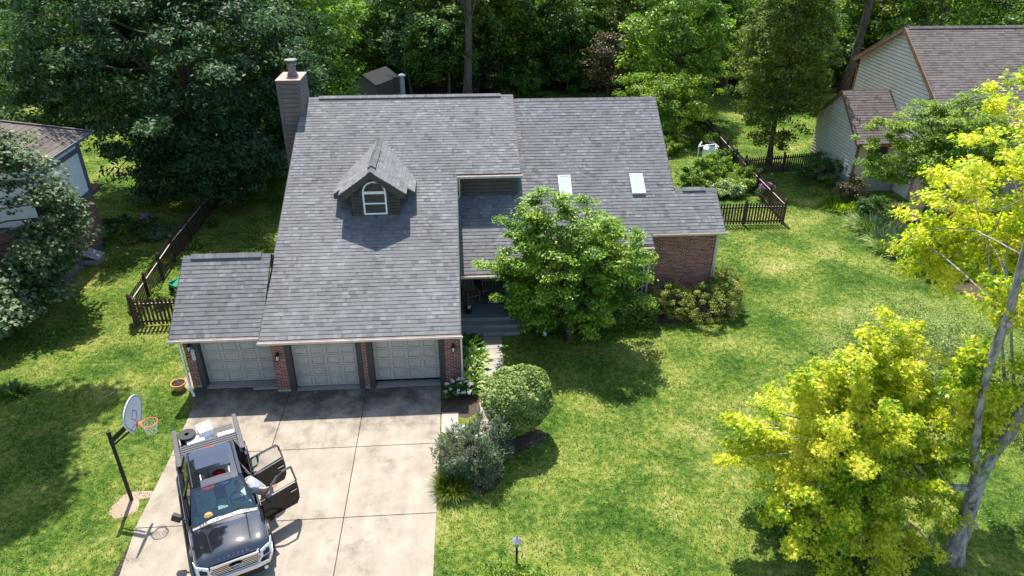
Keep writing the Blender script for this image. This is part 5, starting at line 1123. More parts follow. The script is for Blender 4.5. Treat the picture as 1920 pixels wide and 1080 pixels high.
# bare trunks one can tell apart in front of the woods
for k, (x, y, h, r, lx, lab) in enumerate(((8.1, 42.3, 20, 0.42, 0.3, 'straight bare trunked tree behind the middle of the main roof'), (45.3, 45.6, 19, 0.42, 0.9, 'tall leaning bare trunk left of the right neighbour roof'), (46.6, 48.0, 19, 0.4, 0.9, 'second bare trunk close behind the leaning one'), (66.5, 47.5, 19, 0.6, 1.5, 'bare grey trunk above the right neighbour ridge'))):
    make_tree('bare_trunk_tree', lab, 'tree', (x, y, 0), 320+k, h, (lx, 0, h*0.82), (3.8, 3.8, 4), 90, 0.9, 50, 0.34, 'lf_mid', r, 'bare trunks at the edge of the woods', lean=(lx*1.6, 0), nl=10, bark='bark_grey' if k == 3 else 'bark')

# ---------------------------------------------------------------- lawn blades (stuff)
def in_poly(px, py, poly):
    c = np.zeros(len(px), bool); n = len(poly)
    for i in range(n):
        x1, y1 = poly[i]; x2, y2 = poly[(i+1) % n]
        cond = ((y1 > py) != (y2 > py)) & (px < (x2-x1)*(py-y1)/(y2-y1+1e-12)+x1); c ^= cond
    return c
block = [[(-3.4, 0.5), (-3.05, -0.9), (-2.95, -3.4), (-2.95, -6.5), (-2.5, -8.5), (-2.4, -21), (6.2, -21), (6.44, -6.8), (6.46, 0.5)], [(-3.5, 0.4), (19.4, 0.4), (19.4, 6.2), (-3.5, 6.2)] and [(-3.5, 0.3), (7.3, 0.3), (7.3, 20), (-3.5, 20)],
         [(7.2, 3.45), (10.2, 3.45), (10.2, 20), (7.2, 20)], [(10, 5.6), (19.4, 5.6), (19.4, 10.2), (17.4, 20), (10, 20)], [(7.0, 3.5), (7.7, 3.5), (9.05, 3.5), (8.95, 0), (8.75, -2.6), (8.4, -3.4), (7.0, -3.4)], [(6.4, -5.7), (7.8, -5.9), (8.8, -4.6), (9.9, -3.6), (10.0, -2.9), (9.0, -2.3), (6.4, -1.4)],
         [(11.2, 5.9), (11.4, 4.6), (13, 4.1), (19.4, 4.0), (20.2, 5.6)], [(6.45, -2), (7.9, -2), (7.9, 0), (6.45, 0)], [(-27, 2.4), (-12.55, 2.4), (-12.55, 14.8), (-27, 14.8)], [(32.9, 19.6), (61, 15.9), (61, 27), (36, 27), (32.9, 25.7)], [(31.2, 19), (31, 16), (30.8, 10), (31.5, 6), (36, 6), (37, 19)]]
dirtp = [(-3.62, -5.75, 0.38, 0.5), (-3.75, 1.3, 0.25, 0.9)]
def grass_patch(rs, x0, x1, y0, y1, dens, w, h):
    n = int((x1-x0)*(y1-y0)*dens); px = rs.uniform(x0, x1, n); py = rs.uniform(y0, y1, n); k = np.ones(n, bool)
    for b in block: k &= ~in_poly(px, py, b)
    for a, b_, rx, ry in dirtp: k &= ((px-a)/rx)**2+((py-b_)/ry)**2 > rs.uniform(0.5, 1.2, n)
    # thinner where the lawn is worn
    wv = np.sin(px*0.9+1.3*np.sin(py*0.7))*np.sin(py*1.1+0.8*np.sin(px*0.5))+0.5*np.sin(px*2.7+py*1.9)*np.sin(py*3.1-px)
    k &= rs.uniform(0, 1, n) < np.clip(0.9-0.3*(wv > 0.75), 0, 1)
    px, py, wv = px[k], py[k], wv[k]; n = len(px); a = rs.uniform(0, 6.28, n); th = rs.uniform(0.35, 1.25, n); hh = h*rs.uniform(0.5, 1.3, n)*(1-0.18*wv)
    d = np.stack([np.cos(a)*np.sin(th), np.sin(a)*np.sin(th), np.cos(th)], 1)*hh[:, None]; s = np.stack([-np.sin(a), np.cos(a), 0*a], 1)*(w*rs.uniform(0.6, 1.3, n)/2)[:, None]
    c = np.stack([px, py, 0*px], 1); V = np.stack([c-s, c+s, c+d], 1).reshape(-1, 3); return V
rs = np.random.RandomState(400)
Vs = [grass_patch(rs, -15, 32, -13.5, 9, 260, 0.03, 0.085), grass_patch(rs, -16, -3, 9, 30, 90, 0.05, 0.1), grass_patch(rs, 17, 36, 9, 36, 90, 0.05, 0.1), grass_patch(rs, -34, -16, 12, 44, 30, 0.09, 0.12), grass_patch(rs, -16, 32, 30, 47, 30, 0.09, 0.12), grass_patch(rs, 32, 48, 26, 44, 30, 0.09, 0.12)]
V = np.concatenate(Vs); F = np.arange(len(V)).reshape(-1, 3)
stuff(np_mesh('lawn_grass', V, F, 3, 'grass'), 'short bright green mown grass around the houses and driveway', 'grass')
# ---------------------------------------------------------------- fences
def fence(name, label, pts, h=1.15, step=2.4, pick=0.175, rail_top=True, side=1, group=None, sunlit=True, railz=(0.22, 1.1)):
    """picket fence along a polyline: posts each a part, rails and pickets"""
    t = thing(name, label, 'fence', (pts[0][0], pts[0][1], 0), 0, group); o = Vector((pts[0][0], pts[0][1], 0)); rp = MB(); rl = MB(); posts = []; r_ = random.Random(int(pts[0][0]*7)); ax = MB()
    for a, b in zip(pts, pts[1:]):
        a = Vector((*a, 0)); b = Vector((*b, 0)); L = (b-a).length; d = (b-a)/L; nn = Vector((-d.y, d.x, 0))*side; n = max(1, round(L/step))
        for i in range(n+1):
            p = a+d*L*i/n
            if not any((p-q).length < 0.3 for q in posts): posts.append(p)
        for z in railz: rl.beam(a-o+Vector((0, 0, z)), b-o+Vector((0, 0, z)), 0.045, 0.09)
        ax.beam(a-o+Vector((0, 0, railz[1]+0.047))-nn*0.005, b-o+Vector((0, 0, railz[1]+0.047))-nn*0.005, 0.05, 0.004)
        u = 0.1
        while u < L-0.05:
            p = a-o+d*u+nn*0.04; hh = h+r_.uniform(-0.02, 0.02); w = 0.052; t1 = nn*0.018
            rp.prism([p-d*w+Vector((0, 0, 0.06)), p+d*w+Vector((0, 0, 0.06)), p+d*w+Vector((0, 0, hh-0.06)), p+Vector((0, 0, hh)), p-d*w+Vector((0, 0, hh-0.06))], t1); u += pick
    rp.build('picket_panel', 'fence', t); rl.build('rail', 'fence', t); ax.build('rail_top', 'rail', t)
    for p in posts:
        m = MB(); q = p-o; m.box(q.x-0.055, q.x+0.055, q.y-0.055, q.y+0.055, 0, h+0.12); m.add([(q.x-0.075, q.y-0.075, h+0.12), (q.x+0.075, q.y-0.075, h+0.12), (q.x+0.075, q.y+0.075, h+0.12), (q.x-0.075, q.y+0.075, h+0.12), (q.x, q.y, h+0.22)], [(3, 2, 1, 0), (0, 1, 4), (1, 2, 4), (2, 3, 4), (3, 0, 4)]); m.build('post', 'fence', t)
    return t
fence('picket_fence', 'dark brown picket fence running back along the left side of the house', [(-7.6, 5.6), (-7.95, 12), (-7.9, 22), (-7.6, 38)], 1.4, side=1)
fence('picket_fence', 'short front run of dark pickets between the left fence corner and the garage', [(-7.45, 5.45), (-3.5, 5.6)], 1.4, 1.9, side=-1)
fence('picket_fence', 'dark front run of pickets between the brick wing and the right fence corner', [(19.4, 14.9), (26.5, 14.75)], 1.4, 2.2, side=-1)
fence('picket_fence', 'long dark picket fence running back along the right side garden', [(26.6, 14.9), (26.8, 22), (27.6, 36)], 1.4, 2.4, side=-1)
fence('picket_fence', 'brown picket fence between the right side garden and the neighbour siding', [(27.15, 23.0), (33.0, 24.0)], 1.35, 2.6, side=-1)
# ---------------------------------------------------------------- basketball hoop
BH = thing('basketball_hoop', 'black poled basketball hoop with grey white fan backboard on the lawn', 'basketball hoop', (-3.53, -5.49, 0))
m = MB(); m.tube([(0, 0, 0), (0, 0, 1.4)], 0.06, 12); m.tube([(0, 0, 1.4), (0, 0, 2.83)], 0.054, 12); m.lathe([(0.062, 0), (0.062, 0.1)], (0, 0, 2.74), 12); m.lathe([(0.066, 0), (0.066, 0.12)], (0, 0, 2.38), 12); m.build('pole', 'black', BH, smooth=False)
m = MB(); m.beam((0.03, -0.03, 2.5), (0.8, 0.08, 3.18), 0.06, 0.14); m.beam((0.03, 0.03, 2.3), (0.78, 0.1, 2.9), 0.04, 0.05); m.build('arm', 'black', BH)
def fan(y_s, z_s, n=26):
    P = []; z_s *= 1.14; y_s *= 1.06
    for k in range(n+1):
        a = math.pi*(-0.08)+math.pi*1.16*k/n; P.append((math.cos(a)*0.6*y_s, 0.22+math.sin(a)*0.42*z_s))
    P += [(-0.30*y_s, 0.22-0.52*z_s), (0.30*y_s, 0.22-0.52*z_s)]; return P
BX, BY, BZ = 0.83, 0.10, 3.25
F1 = fan(1, 1); m = MB(); m.prism([(BX, BY+a, BZ+b) for a, b in F1], (0.035, 0, 0)); bd = m.build('backboard', 'board', BH, bevel=0.006)
m = MB(); Fa, Fb = fan(0.93, 0.92), fan(0.905, 0.89)
for i in range(len(Fa)):
    j = (i+1) % len(Fa); m.prism([(BX+0.037, BY+Fa[i][0], BZ+Fa[i][1]), (BX+0.037, BY+Fa[j][0], BZ+Fa[j][1]), (BX+0.037, BY+Fb[j][0], BZ+Fb[j][1]), (BX+0.037, BY+Fb[i][0], BZ+Fb[i][1])], (0.003, 0, 0))
D_ = [(0, 0.32), (0.2, 0.1), (0, -0.12), (-0.2, 0.1)]
for i in range(4):
    a, b = D_[i], D_[(i+1) % 4]; m.prism([(BX+0.037, BY+a[0], BZ+a[1]), (BX+0.037, BY+b[0], BZ+b[1]), (BX+0.037, BY+b[0]*0.88, BZ+0.1+(b[1]-0.1)*0.88), (BX+0.037, BY+a[0]*0.88, BZ+0.1+(a[1]-0.1)*0.88)], (0.003, 0, 0))
m.prism([(BX+0.037, BY-0.42, BZ-0.155), (BX+0.037, BY-0.12, BZ-0.155), (BX+0.037, BY-0.12, BZ-0.17), (BX+0.037, BY-0.42, BZ-0.17)], (0.003, 0, 0))
m.build('marking', 'black', bd)
RX, RY, RZ = BX+0.035+0.13+0.245, BY, 3.05
m = MB(); m.torus((RX, RY, RZ), 0.235, 0.014, 32, 8); m.box(BX+0.036, RX-0.22, RY-0.07, RY+0.07, RZ-0.008, RZ+0.006); m.prism([(BX+0.036, RY-0.07, RZ+0.006), (BX+0.036, RY+0.07, RZ+0.006), (BX+0.036, RY+0.07, RZ-0.12), (BX+0.036, RY-0.07, RZ-0.12)], (0.012, 0, 0)); rim = m.build('rim', 'orange', BH, smooth=False)
m = MB(); n = 12; lv = [(0.235, 0), (0.2, -0.13), (0.165, -0.26), (0.14, -0.4)]
for i in range(n):
    for (ra, za), (rb, zb), sft in zip(lv, lv[1:], (0, 0.5, 0)):
        for sg in (-.5, .5):
            a = 2*math.pi*(i+sft)/n; b = 2*math.pi*(i+sft+sg)/n; m.tube([(RX+ra*math.cos(a), RY+ra*math.sin(a), RZ+za), (RX+rb*math.cos(b), RY+rb*math.sin(b), RZ+zb)], 0.006, 4)
m.build('net', 'net', BH)
# ---------------------------------------------------------------- pot, hose reel / spreader, tank, lamp, toys
P_ = thing('flower_pot', 'tan plastic flower pot on the grass beside the leftmost garage pier', 'flower pot', (-3.95, 0.45, 0))
m = MB(); m.lathe([(0.17, 0), (0.25, 0.26), (0.29, 0.27), (0.29, 0.33), (0.255, 0.33), (0.24, 0.24)], (0, 0, 0), 24); m.build('pot', 'terracotta', P_); m = MB(); m.lathe([(0.245, 0.24), (0.12, 0.27), (0.01, 0.28)], (0, 0, 0), 16); m.build('soil', 'soil', P_)
m = MB(); m.tube([(0, 0.02, 0.26), (-0.05, 0.06, 0.4), (-0.12, 0.1, 0.5)], [0.02, 0.015, 0.01], 6); m.tube([(0, 0, 0.28), (0.08, -0.03, 0.38)], [0.015, 0.01], 6); m.build('plant_stump', 'steel', P_)
S_ = thing('lawn_spreader', 'teal and black push lawn spreader behind the side bay garage roof', 'spreader', (-6.65, 8.6, 0), R(-35))
m = MB(); m.prism([(-0.3, -0.25, 0.3), (0.3, -0.25, 0.3), (0.38, 0.25, 0.5), (-0.38, 0.25, 0.5)], (0, 0, 0.04)); m.prism([(-0.3, -0.25, 0.34), (0.3, -0.25, 0.34), (0.3, -0.28, 0.5), (-0.3, -0.28, 0.5)], (0, 0.03, 0)); m.box(-0.34, -0.3, -0.25, 0.25, 0.3, 0.55); m.box(0.3, 0.34, -0.25, 0.25, 0.3, 0.55); m.box(-0.34, 0.34, 0.22, 0.26, 0.3, 0.55); m.build('hopper', 'green_plastic', S_)
for sx in (-0.4, 0.36):
    m = MB(); m.lathe([(0.08, 0), (0.16, 0.005), (0.16, 0.045), (0.08, 0.05)], (sx, -0.1, 0.16), 18, 'x'); m.build('wheel', 'black', S_)
m = MB(); m.tube([(-0.25, 0.25, 0.4), (-0.2, 0.9, 0.95), (0.2, 0.9, 0.95), (0.25, 0.25, 0.4)], 0.014, 6); m.build('handle', 'black', S_)
T_ = thing('water_tank', 'white tank with white pipe frame in the fenced garden beside the right fence', 'tank', (25.75, 26.4, 0))
m = MB(); m.lathe([(0.4, 0.2), (0.52, 0.3), (0.53, 0.95), (0.4, 1.15), (0.12, 1.22)], (0, 0, 0), 20); m.build('tank_body', 'white', T_)
m = MB()
for a, b in (((-1.0, -0.3, 0), (-1.0, -0.3, 1.2)), ((-1.0, -0.3, 1.2), (0.2, -0.3, 1.35)), ((0.2, -0.3, 1.35), (0.4, -0.55, 1.2)), ((0.15, -0.6, 0), (0.15, -0.6, 1.15)), ((-1.0, -0.3, 1.2), (-0.6, 0.4, 1.3))): m.tube([a, b], 0.05, 8)
m.build('pipe_frame', 'white', T_); m = MB(); m.box(-0.25, 0.25, -0.2, 0.2, 1.22, 1.42); m.build('pump', 'black', T_)
L_ = thing('lamp_post', 'short black garden lamp post with a grey lantern among the perennials', 'lamp post', (8.74, -9.1, 0))
m = MB(); m.tube([(0, 0, 0), (0, 0, 1.0)], 0.035, 10); m.box(-0.16, 0.16, -0.012, 0.012, 0.78, 0.8); m.build('post', 'black', L_)
m = MB(); m.lathe([(0.05, 1.0), (0.08, 1.03), (0.11, 1.2), (0.16, 1.21), (0.06, 1.32), (0.025, 1.34), (0.03, 1.38), (0.005, 1.42)], (0, 0, 0), 6); m.build('lantern', 'lampmetal' if 'lampmetal' in K else 'steel', L_)
# porch furniture
RC = thing('rocking_chair', 'wooden rocking chair on the porch next to the garage wall', 'rocking chair', (7.75, 5.75, 0.5), R(25))
m = MB(); m.box(-0.27, 0.27, -0.27, 0.25, 0.42, 0.46); m.build('seat', 'wicker', RC)
m = MB()
for k in range(6): x = -0.22+k*0.088; m.beam((x, 0.24, 0.46), (x*1.1, 0.45, 1.15), 0.045, 0.02)
m.beam((-0.28, 0.46, 1.16), (0.28, 0.46, 1.16), 0.06, 0.05); m.beam((-0.29, 0.22, 0.3), (-0.3, 0.46, 1.18), 0.04, 0.04); m.beam((0.29, 0.22, 0.3), (0.3, 0.46, 1.18), 0.04, 0.04); m.build('backrest', 'wicker', RC)
for sx in (-0.3, 0.3):
    m = MB(); m.beam((sx, -0.32, 0.68), (sx, 0.32, 0.7), 0.07, 0.025); m.build('armrest', 'wicker', RC)
    m = MB(); m.tube([(sx, -0.5, 0.1), (sx, -0.3, 0.03), (sx, 0, 0.02), (sx, 0.35, 0.05), (sx, 0.6, 0.14)], 0.02, 6); m.build('rocker', 'wicker', RC)
    for yy in (-0.27, 0.23): m = MB(); m.beam((sx, yy, 0.04), (sx, yy, 0.68), 0.04, 0.04); m.build('leg', 'wicker', RC)
BN = thing('bench', 'small grey slatted bench standing on the porch behind the hello sign', 'bench', (8.85, 6.2, 0.5))
m = MB(); [m.box(-0.6, 0.6, -0.2+0.1*k, -0.12+0.1*k, 0.42, 0.45) for k in range(4)]; m.build('seat', 'wicker', BN); m = MB(); m.box(-0.6, 0.6, 0.2, 0.23, 0.75, 0.85); [m.box(-0.58+0.16*k, -0.53+0.16*k, 0.2, 0.22, 0.45, 0.75) for k in range(8)]; m.build('backrest', 'wicker', BN)
for sx in (-0.55, 0.5):
    for yy in (-0.19, 0.15): m = MB(); m.box(sx, sx+0.05, yy, yy+0.05, 0, 0.42); m.build('leg', 'wicker', BN)
SG = thing('hello_sign', 'long black wooden sign with white script hello on the porch floor', 'sign', (8.75, 5.45, 0.5), R(-4))
m = MB(); m.prism([(-0.5, 0, 0), (0.5, 0, 0), (0.5, 0.08, 0.32), (-0.5, 0.08, 0.32)], (0, 0.02, 0)); m.build('board', 'black', SG)
text_mesh('hello', 0.26, 'lettering', 'white', SG, frame_mat((0, 0.03, 0.16), (1, 0, 0), (0, 0.08, 0.32)), 0.004, 0.35)
bt = thing('boot_pair', 'dark rubber bucket with a pale rag standing on the porch near the garage wall', 'bucket', (7.6, 4.75, 0.5)); bt.name = 'bucket'
m = MB(); m.lathe([(0.12, 0), (0.17, 0.3), (0.155, 0.3), (0.11, 0.02)], (0, 0, 0), 16); m.build('pail', 'black', bt); m = MB(); m.prism([(-0.05, -0.1, 0.28), (0.1, -0.08, 0.3), (0.12, 0.05, 0.36), (-0.02, 0.06, 0.34)], (0, 0, 0.03)); m.build('rag', 'foam', bt)
sp = thing('garden_spotlight', 'small white garden spotlight on the ground under the porch tree', 'spotlight', (10.95, 3.35, 0)); m = MB(); m.lathe([(0.07, 0), (0.1, 0.16), (0.06, 0.2)], (0, 0, 0.06), 12); m.build('lamp_head', 'white', sp); m = MB(); m.tube([(0, 0, 0), (0, 0, 0.1)], 0.02, 6); m.build('spike', 'black', sp)
for k, (x, y) in enumerate(((9.35, 4.75), (9.8, 4.8))):
    t = thing('planter', ['dark planter on the porch, left one by the tree', 'dark planter on the porch nearest the porch post'][k], 'planter', (x, y, 0.5), 0, 'dark planters on the porch'); m = MB(); m.lathe([(0.13, 0), (0.19, 0.26), (0.165, 0.26), (0.15, 0.2)], (0, 0, 0), 16); m.build('pot', 'black', t); m = MB(); m.lathe([(0.15, 0.2), (0.01, 0.22)], (0, 0, 0), 12); m.build('soil', 'soil', t)

# ---------------------------------------------------------------- pickup truck.  local frame: s back from the front bumper, l to the driver's side, z up
KT = 1.04
TR = thing('pickup_truck', 'black crew cab pickup truck with two open driver side doors and open sunroof', 'pickup truck', (0.9, -9.12, 0))
hd_ = R(-66.5); fx, fy = math.cos(hd_), math.sin(hd_)
TR.matrix_world = Matrix(((-fx, -fy, 0, 0.9), (-fy, fx, 0, -9.12), (0, 0, 1, 0), (0, 0, 0, 1))) @ Matrix.Diagonal((KT, KT, KT, 1))
# note: local axes are x = s, y = l, z (a mirror-free frame: s x l = -z is avoided by using y = -l)
TR.matrix_world = Matrix(((-fx, fy, 0, 0.9), (-fy, -fx, 0, -9.12), (0, 0, 1, 0), (0, 0, 0, 1))) @ Matrix.Diagonal((KT, KT, KT, 1))
LY = -1.0        # local y of the driver's side: y = -l
def S(s, l, z): return (s, -l, z)
def loft(m, secs, close=True):
    n = len(secs[0]); vs = [p for s in secs for p in s]; fs = []
    for i in range(len(secs)-1):
        for k in range(n-1+(1 if close else 0)):
            a, b = k, (k+1) % n; fs.append((i*n+a, i*n+b, (i+1)*n+b, (i+1)*n+a))
    fs.append(tuple(range(n))); fs.append(tuple((len(secs)-1)*n+k for k in range(n-1, -1, -1))); return m.add(vs, fs)
def hood_sec(s, w, zb, zsh, zt, bul):
    half = [(w-0.08, zb), (w, zb+0.15), (w, zsh-0.18), (w-0.04, zsh-0.05), (w-0.14, zsh), (w-0.26, zt-0.02), (0.52, zt), (0.44, zt+bul), (0.0, zt+bul*1.25)]
    R_ = [S(s, l, z) for l, z in half]; L_2 = [S(s, -l, z) for l, z in half[:-1]]
    return R_+L_2[::-1]
m = MB()
loft(m, [hood_sec(0.10, 0.86, 0.62, 1.02, 1.03, 0.005), hood_sec(0.2, 0.93, 0.58, 1.1, 1.125, 0.012), hood_sec(0.36, 0.975, 0.5, 1.15, 1.175, 0.025), hood_sec(0.6, 0.99, 0.5, 1.175, 1.2, 0.032), hood_sec(0.95, 1.0, 0.5, 1.19, 1.215, 0.035), hood_sec(1.42, 1.0, 0.5, 1.2, 1.23, 0.035), hood_sec(1.62, 0.99, 0.45, 1.2, 1.16, 0.0)])
hood = m.build('body', 'carpaint', TR, bevel=0.02, smooth=True)
# hood creases and cowl
m = MB()
for sg in (-1, 1): m = MB(); m.beam(S(0.42, sg*0.5, 1.196), S(1.38, sg*0.56, 1.258), 0.022, 0.02); m.build('hood_crease', 'rubber', TR)
m = MB(); loft(m, [[S(1.40-0.10*(abs(l)/0.85)*0+a, l, z) for l, z in ((-0.86, 1.2), (-0.4, 1.275), (0, 1.285), (0.4, 1.275), (0.86, 1.2))] for a, dz in ((0.0, 0), (0.13, 0))], False)
m.build('cowl', 'steel', TR)
for sg in (-1, 1):
    m = MB()
    for k in range(7): l = sg*(0.2+0.075*k); m.box(1.42, 1.51, -l-0.022, -l+0.022, 1.25, 1.298-0.05*abs(l)/0.7)
    m.build('cowl_vent', 'black', TR)
# far side body (right side), rear cab wall, floor
m = MB()
def side_poly(pts, l0, l1): m.prism([S(s, l0, z) for s, z in pts], Vector(S(0, l1, 0))-Vector(S(0, l0, 0)))
side_poly([(1.6, 0.42), (3.95, 0.42), (3.95, 1.33), (1.6, 1.28)], -1.0, -0.93)
m.box(1.6, 3.95, -0.93, 0.93, 0.42, 0.5)
m.box(3.87, 3.95, -0.95, 0.95, 0.5, 1.36)
side_poly([(1.6, 0.36), (3.95, 0.36), (3.95, 0.52), (1.6, 0.52)], 0.93, 1.0)       # rocker, driver side
side_poly([(3.72, 0.52), (3.95, 0.52), (3.95, 1.36), (3.72, 1.36)], 0.93, 1.0)
side_poly([(2.68, 0.52), (2.82, 0.52), (2.8, 1.33), (2.7, 1.33)], 0.88, 0.95)      # B pillar, driver side
m.build('cab_body', 'carpaint', TR, bevel=0.015)
# roof: crowned shell with the sunroof hole (ring of panels)
rw = lambda s: 0.66
def roofz(s, l): return 1.93-0.035*((s-3.1)/0.8)**2-0.05*(abs(l)/0.66)**3
m = MB()
cols_ = [-0.7, -0.62, -0.42, 0.42, 0.62, 0.7]; rows_ = [2.24, 2.42, 2.52, 2.9, 3.55, 3.85, 3.95]
for i in range(len(rows_)-1):
    for j in range(len(cols_)-1):
        if 2 <= i <= 3 and j == 2 and True: continue
        a, b, c, d = rows_[i], rows_[i+1], cols_[j], cols_[j+1]
        P = [S(a, c, roofz(a, c)), S(b, c, roofz(b, c)), S(b, d, roofz(b, d)), S(a, d, roofz(a, d))]; m.prism([Vector(p)-Vector((0, 0, 0.04)) for p in P], (0, 0, 0.04))
m.build('cab_roof', 'carpaint', TR)
m = MB()
def rp_(a, b, c, d, dz=0.006): P = [S(a, c, roofz(a, c)+dz), S(b, c, roofz(b, c)+dz), S(b, d, roofz(b, d)+dz), S(a, d, roofz(a, d)+dz)]; m.prism(P, (0, 0, 0.012))
rp_(3.0, 3.6, -0.47, 0.47); rp_(2.84, 2.985, -0.47, 0.47, 0.03)
m.build('sunroof_glass', 'roofglass', TR)
for a_ in (0.37, -0.41): m = MB(); m.box(2.55, 2.8, a_, a_+0.025, 1.86, 1.88); m.build('sunroof_track', 'steel', TR)
m = MB(); m.tube([S(2.3, 0.63, 1.92), S(3.1, 0.63, 1.945), S(3.9, 0.63, 1.915)], 0.018, 6); m.tube([S(2.3, -0.63, 1.92), S(3.1, -0.63, 1.945), S(3.9, -0.63, 1.915)], 0.018, 6); m.build('roof_rail', 'black', TR)
m = MB(); m.box(3.93, 3.97, -0.14, 0.14, 1.84, 1.88); m.build('brake_lamp', 'red', TR)
# pillars and glass
m = MB()
for sg in (-1, 1):
    m.beam(S(1.52, sg*0.84, 1.22), S(2.3, sg*0.66, 1.88), 0.07, 0.06)
    m.beam(S(3.9, sg*0.9, 1.33), S(3.88, sg*0.68, 1.9), 0.1, 0.08)
    m.beam(S(2.3, sg*0.67, 1.88), S(3.9, sg*0.67, 1.88), 0.06, 0.05)
m.beam(S(2.75, -0.93, 1.3), S(2.8, -0.69, 1.88), 0.09, 0.06); m.beam(S(2.75, 0.92, 1.3), S(2.8, 0.69, 1.88), 0.09, 0.06)
m.beam(S(3.9, -0.9, 1.36), S(3.9, 0.9, 1.36), 0.06, 0.06)
m.build('pillar', 'carpaint', TR)
m = MB(); m.prism([S(1.5, -0.82, 1.23), S(1.5, 0.82, 1.23), S(2.28, 0.64, 1.88), S(2.28, -0.64, 1.88)], (-0.005, 0, 0.008)); m.build('windscreen', 'windshield', TR)
m = MB(); m.prism([S(3.93, -0.85, 1.38), S(3.93, 0.85, 1.38), S(3.91, 0.64, 1.87), S(3.91, -0.64, 1.87)], (0.006, 0, 0)); m.build('rear_window', 'tint', TR)
m = MB()
m.prism([S(1.75, -0.9, 1.3), S(2.7, -0.92, 1.3), S(2.75, -0.7, 1.86), S(2.35, -0.7, 1.86)], (0, 0.006, 0)); m.prism([S(2.82, -0.92, 1.3), S(3.8, -0.92, 1.33), S(3.8, -0.7, 1.86), S(2.85, -0.7, 1.86)], (0, 0.006, 0)); m.build('side_window', 'tint', TR)
m = MB(); m.beam(S(1.7, -1.0, 1.29), S(3.9, -1.0, 1.34), 0.015, 0.03); m.box(2.45, 2.65, 1.0, 1.03, 1.12, 1.15); m.box(3.5, 3.7, 1.0, 1.03, 1.14, 1.17); m.build('side_trim', 'chrome', TR)
for s0 in (0.6, 1.6):
    m = MB()
m = MB(); m.beam(S(1.55, -1.08, 0.4), S(3.9, -1.08, 0.4), 0.14, 0.04); m.build('running_board', 'black', TR)
# bed
m = MB()
def rail(l0, l1): m.prism([S(3.97, l0, 0.5), S(5.86, l0, 0.55), S(5.88, l0, 1.36), S(3.97, l0, 1.4)], Vector(S(0, l1, 0))-Vector(S(0, l0, 0)))
rail(0.93, 1.0); rail(-0.93, -1.0); m.box(3.98, 5.86, -0.93, 0.93, 0.6, 0.66)
m.build('bed_side', 'carpaint', TR, bevel=0.02)
m = MB(); m.box(4.0, 5.84, -0.92, 0.92, 0.665, 0.7)
k = -0.8
while k < 0.85: m.box(4.0, 5.8, k, k+0.05, 0.7, 0.715); k += 0.16
for sg in (-1, 1): m.box(4.0, 5.84, sg*0.925-0.006, sg*0.925+0.006, 0.715, 1.37) if False else m.box(4.0, 5.84, min(sg*0.86, sg*0.925), max(sg*0.86, sg*0.925), 0.72, 1.36)
m.build('bed_liner', 'plastic_grey', TR)
m = MB()
for sg in (-1, 1): m.prism([S(3.98, sg*0.84, 1.41), S(5.88, sg*0.86, 1.38), S(5.88, sg*0.99, 1.38), S(3.98, sg*0.99, 1.41)], (0, 0, 0.045))
m.build('bed_rail', 'plastic_grey', TR, bevel=0.01)
m = MB(); m.box(4.0, 4.86, -0.84, 0.84, 1.4, 1.46)
for k in range(8): m.box(4.02+0.105*k, 4.1+0.105*k, -0.83, 0.83, 1.463, 1.49)
m.build('folded_bed_cover', 'plastic_grey', TR, bevel=0.01)
m = MB(); m.box(5.84, 6.32, -0.82, 0.82, 0.66, 0.74); m.build('tailgate', 'plastic_grey', TR, bevel=0.01)
m = MB(); m.box(5.86, 5.98, -0.98, 0.98, 0.45, 0.62); m.build('rear_bumper', 'chrome', TR, bevel=0.03)
# wheels
for s0 in (0.98, 4.72):
    for sg in (-1, 1):
        m = MB(); R0 = 0.42; off = sg*0.93
        m.lathe([(0.25, -0.14), (0.38, -0.145), (R0, -0.1), (R0, 0.1), (0.38, 0.145), (0.25, 0.14)], (s0, off, R0), 32, 'y')
        for q in range(26):
            a = 2*math.pi*q/26
            m.beam((s0+R0*math.cos(a), off-0.13, R0+R0*math.sin(a)), (s0+R0*math.cos(a+0.06), off+0.13, R0+R0*math.sin(a+0.06)), 0.05, 0.02, (math.cos(a), 0, math.sin(a)))
        tw = m.build('wheel', 'rubber', TR)
        m = MB(); m.lathe([(0.245, -0.1), (0.25, 0.0), (0.245, 0.1)], (s0, off, R0), 24, 'y')
        for q in range(6): a = 2*math.pi*q/6; m.beam((s0, off+sg*0.11, R0), (s0+0.23*math.cos(a), off+sg*0.11, R0+0.23*math.sin(a)), 0.06, 0.03)
        m.build('rim', 'chrome', tw)
        m = MB(); m.lathe([(0.5, -0.02), (0.5, 0.16)], (s0, sg*0.845 if sg > 0 else -1.005, R0+0.02), 28, 'y')
        m2 = MB(); n = 16
        P = [(s0+math.cos(math.pi*q/n)*0.52, sg*1.003, R0+0.02+math.sin(math.pi*q/n)*0.52) for q in range(n+1)]; Q = [(s0+math.cos(math.pi*q/n)*0.46, sg*1.003, R0+0.02+math.sin(math.pi*q/n)*0.46) for q in range(n+1)]
        for q in range(n): m2.prism([P[q], P[q+1], Q[q+1], Q[q]], (0, sg*0.05, 0))
        m2.build('wheel_arch', 'black', TR)
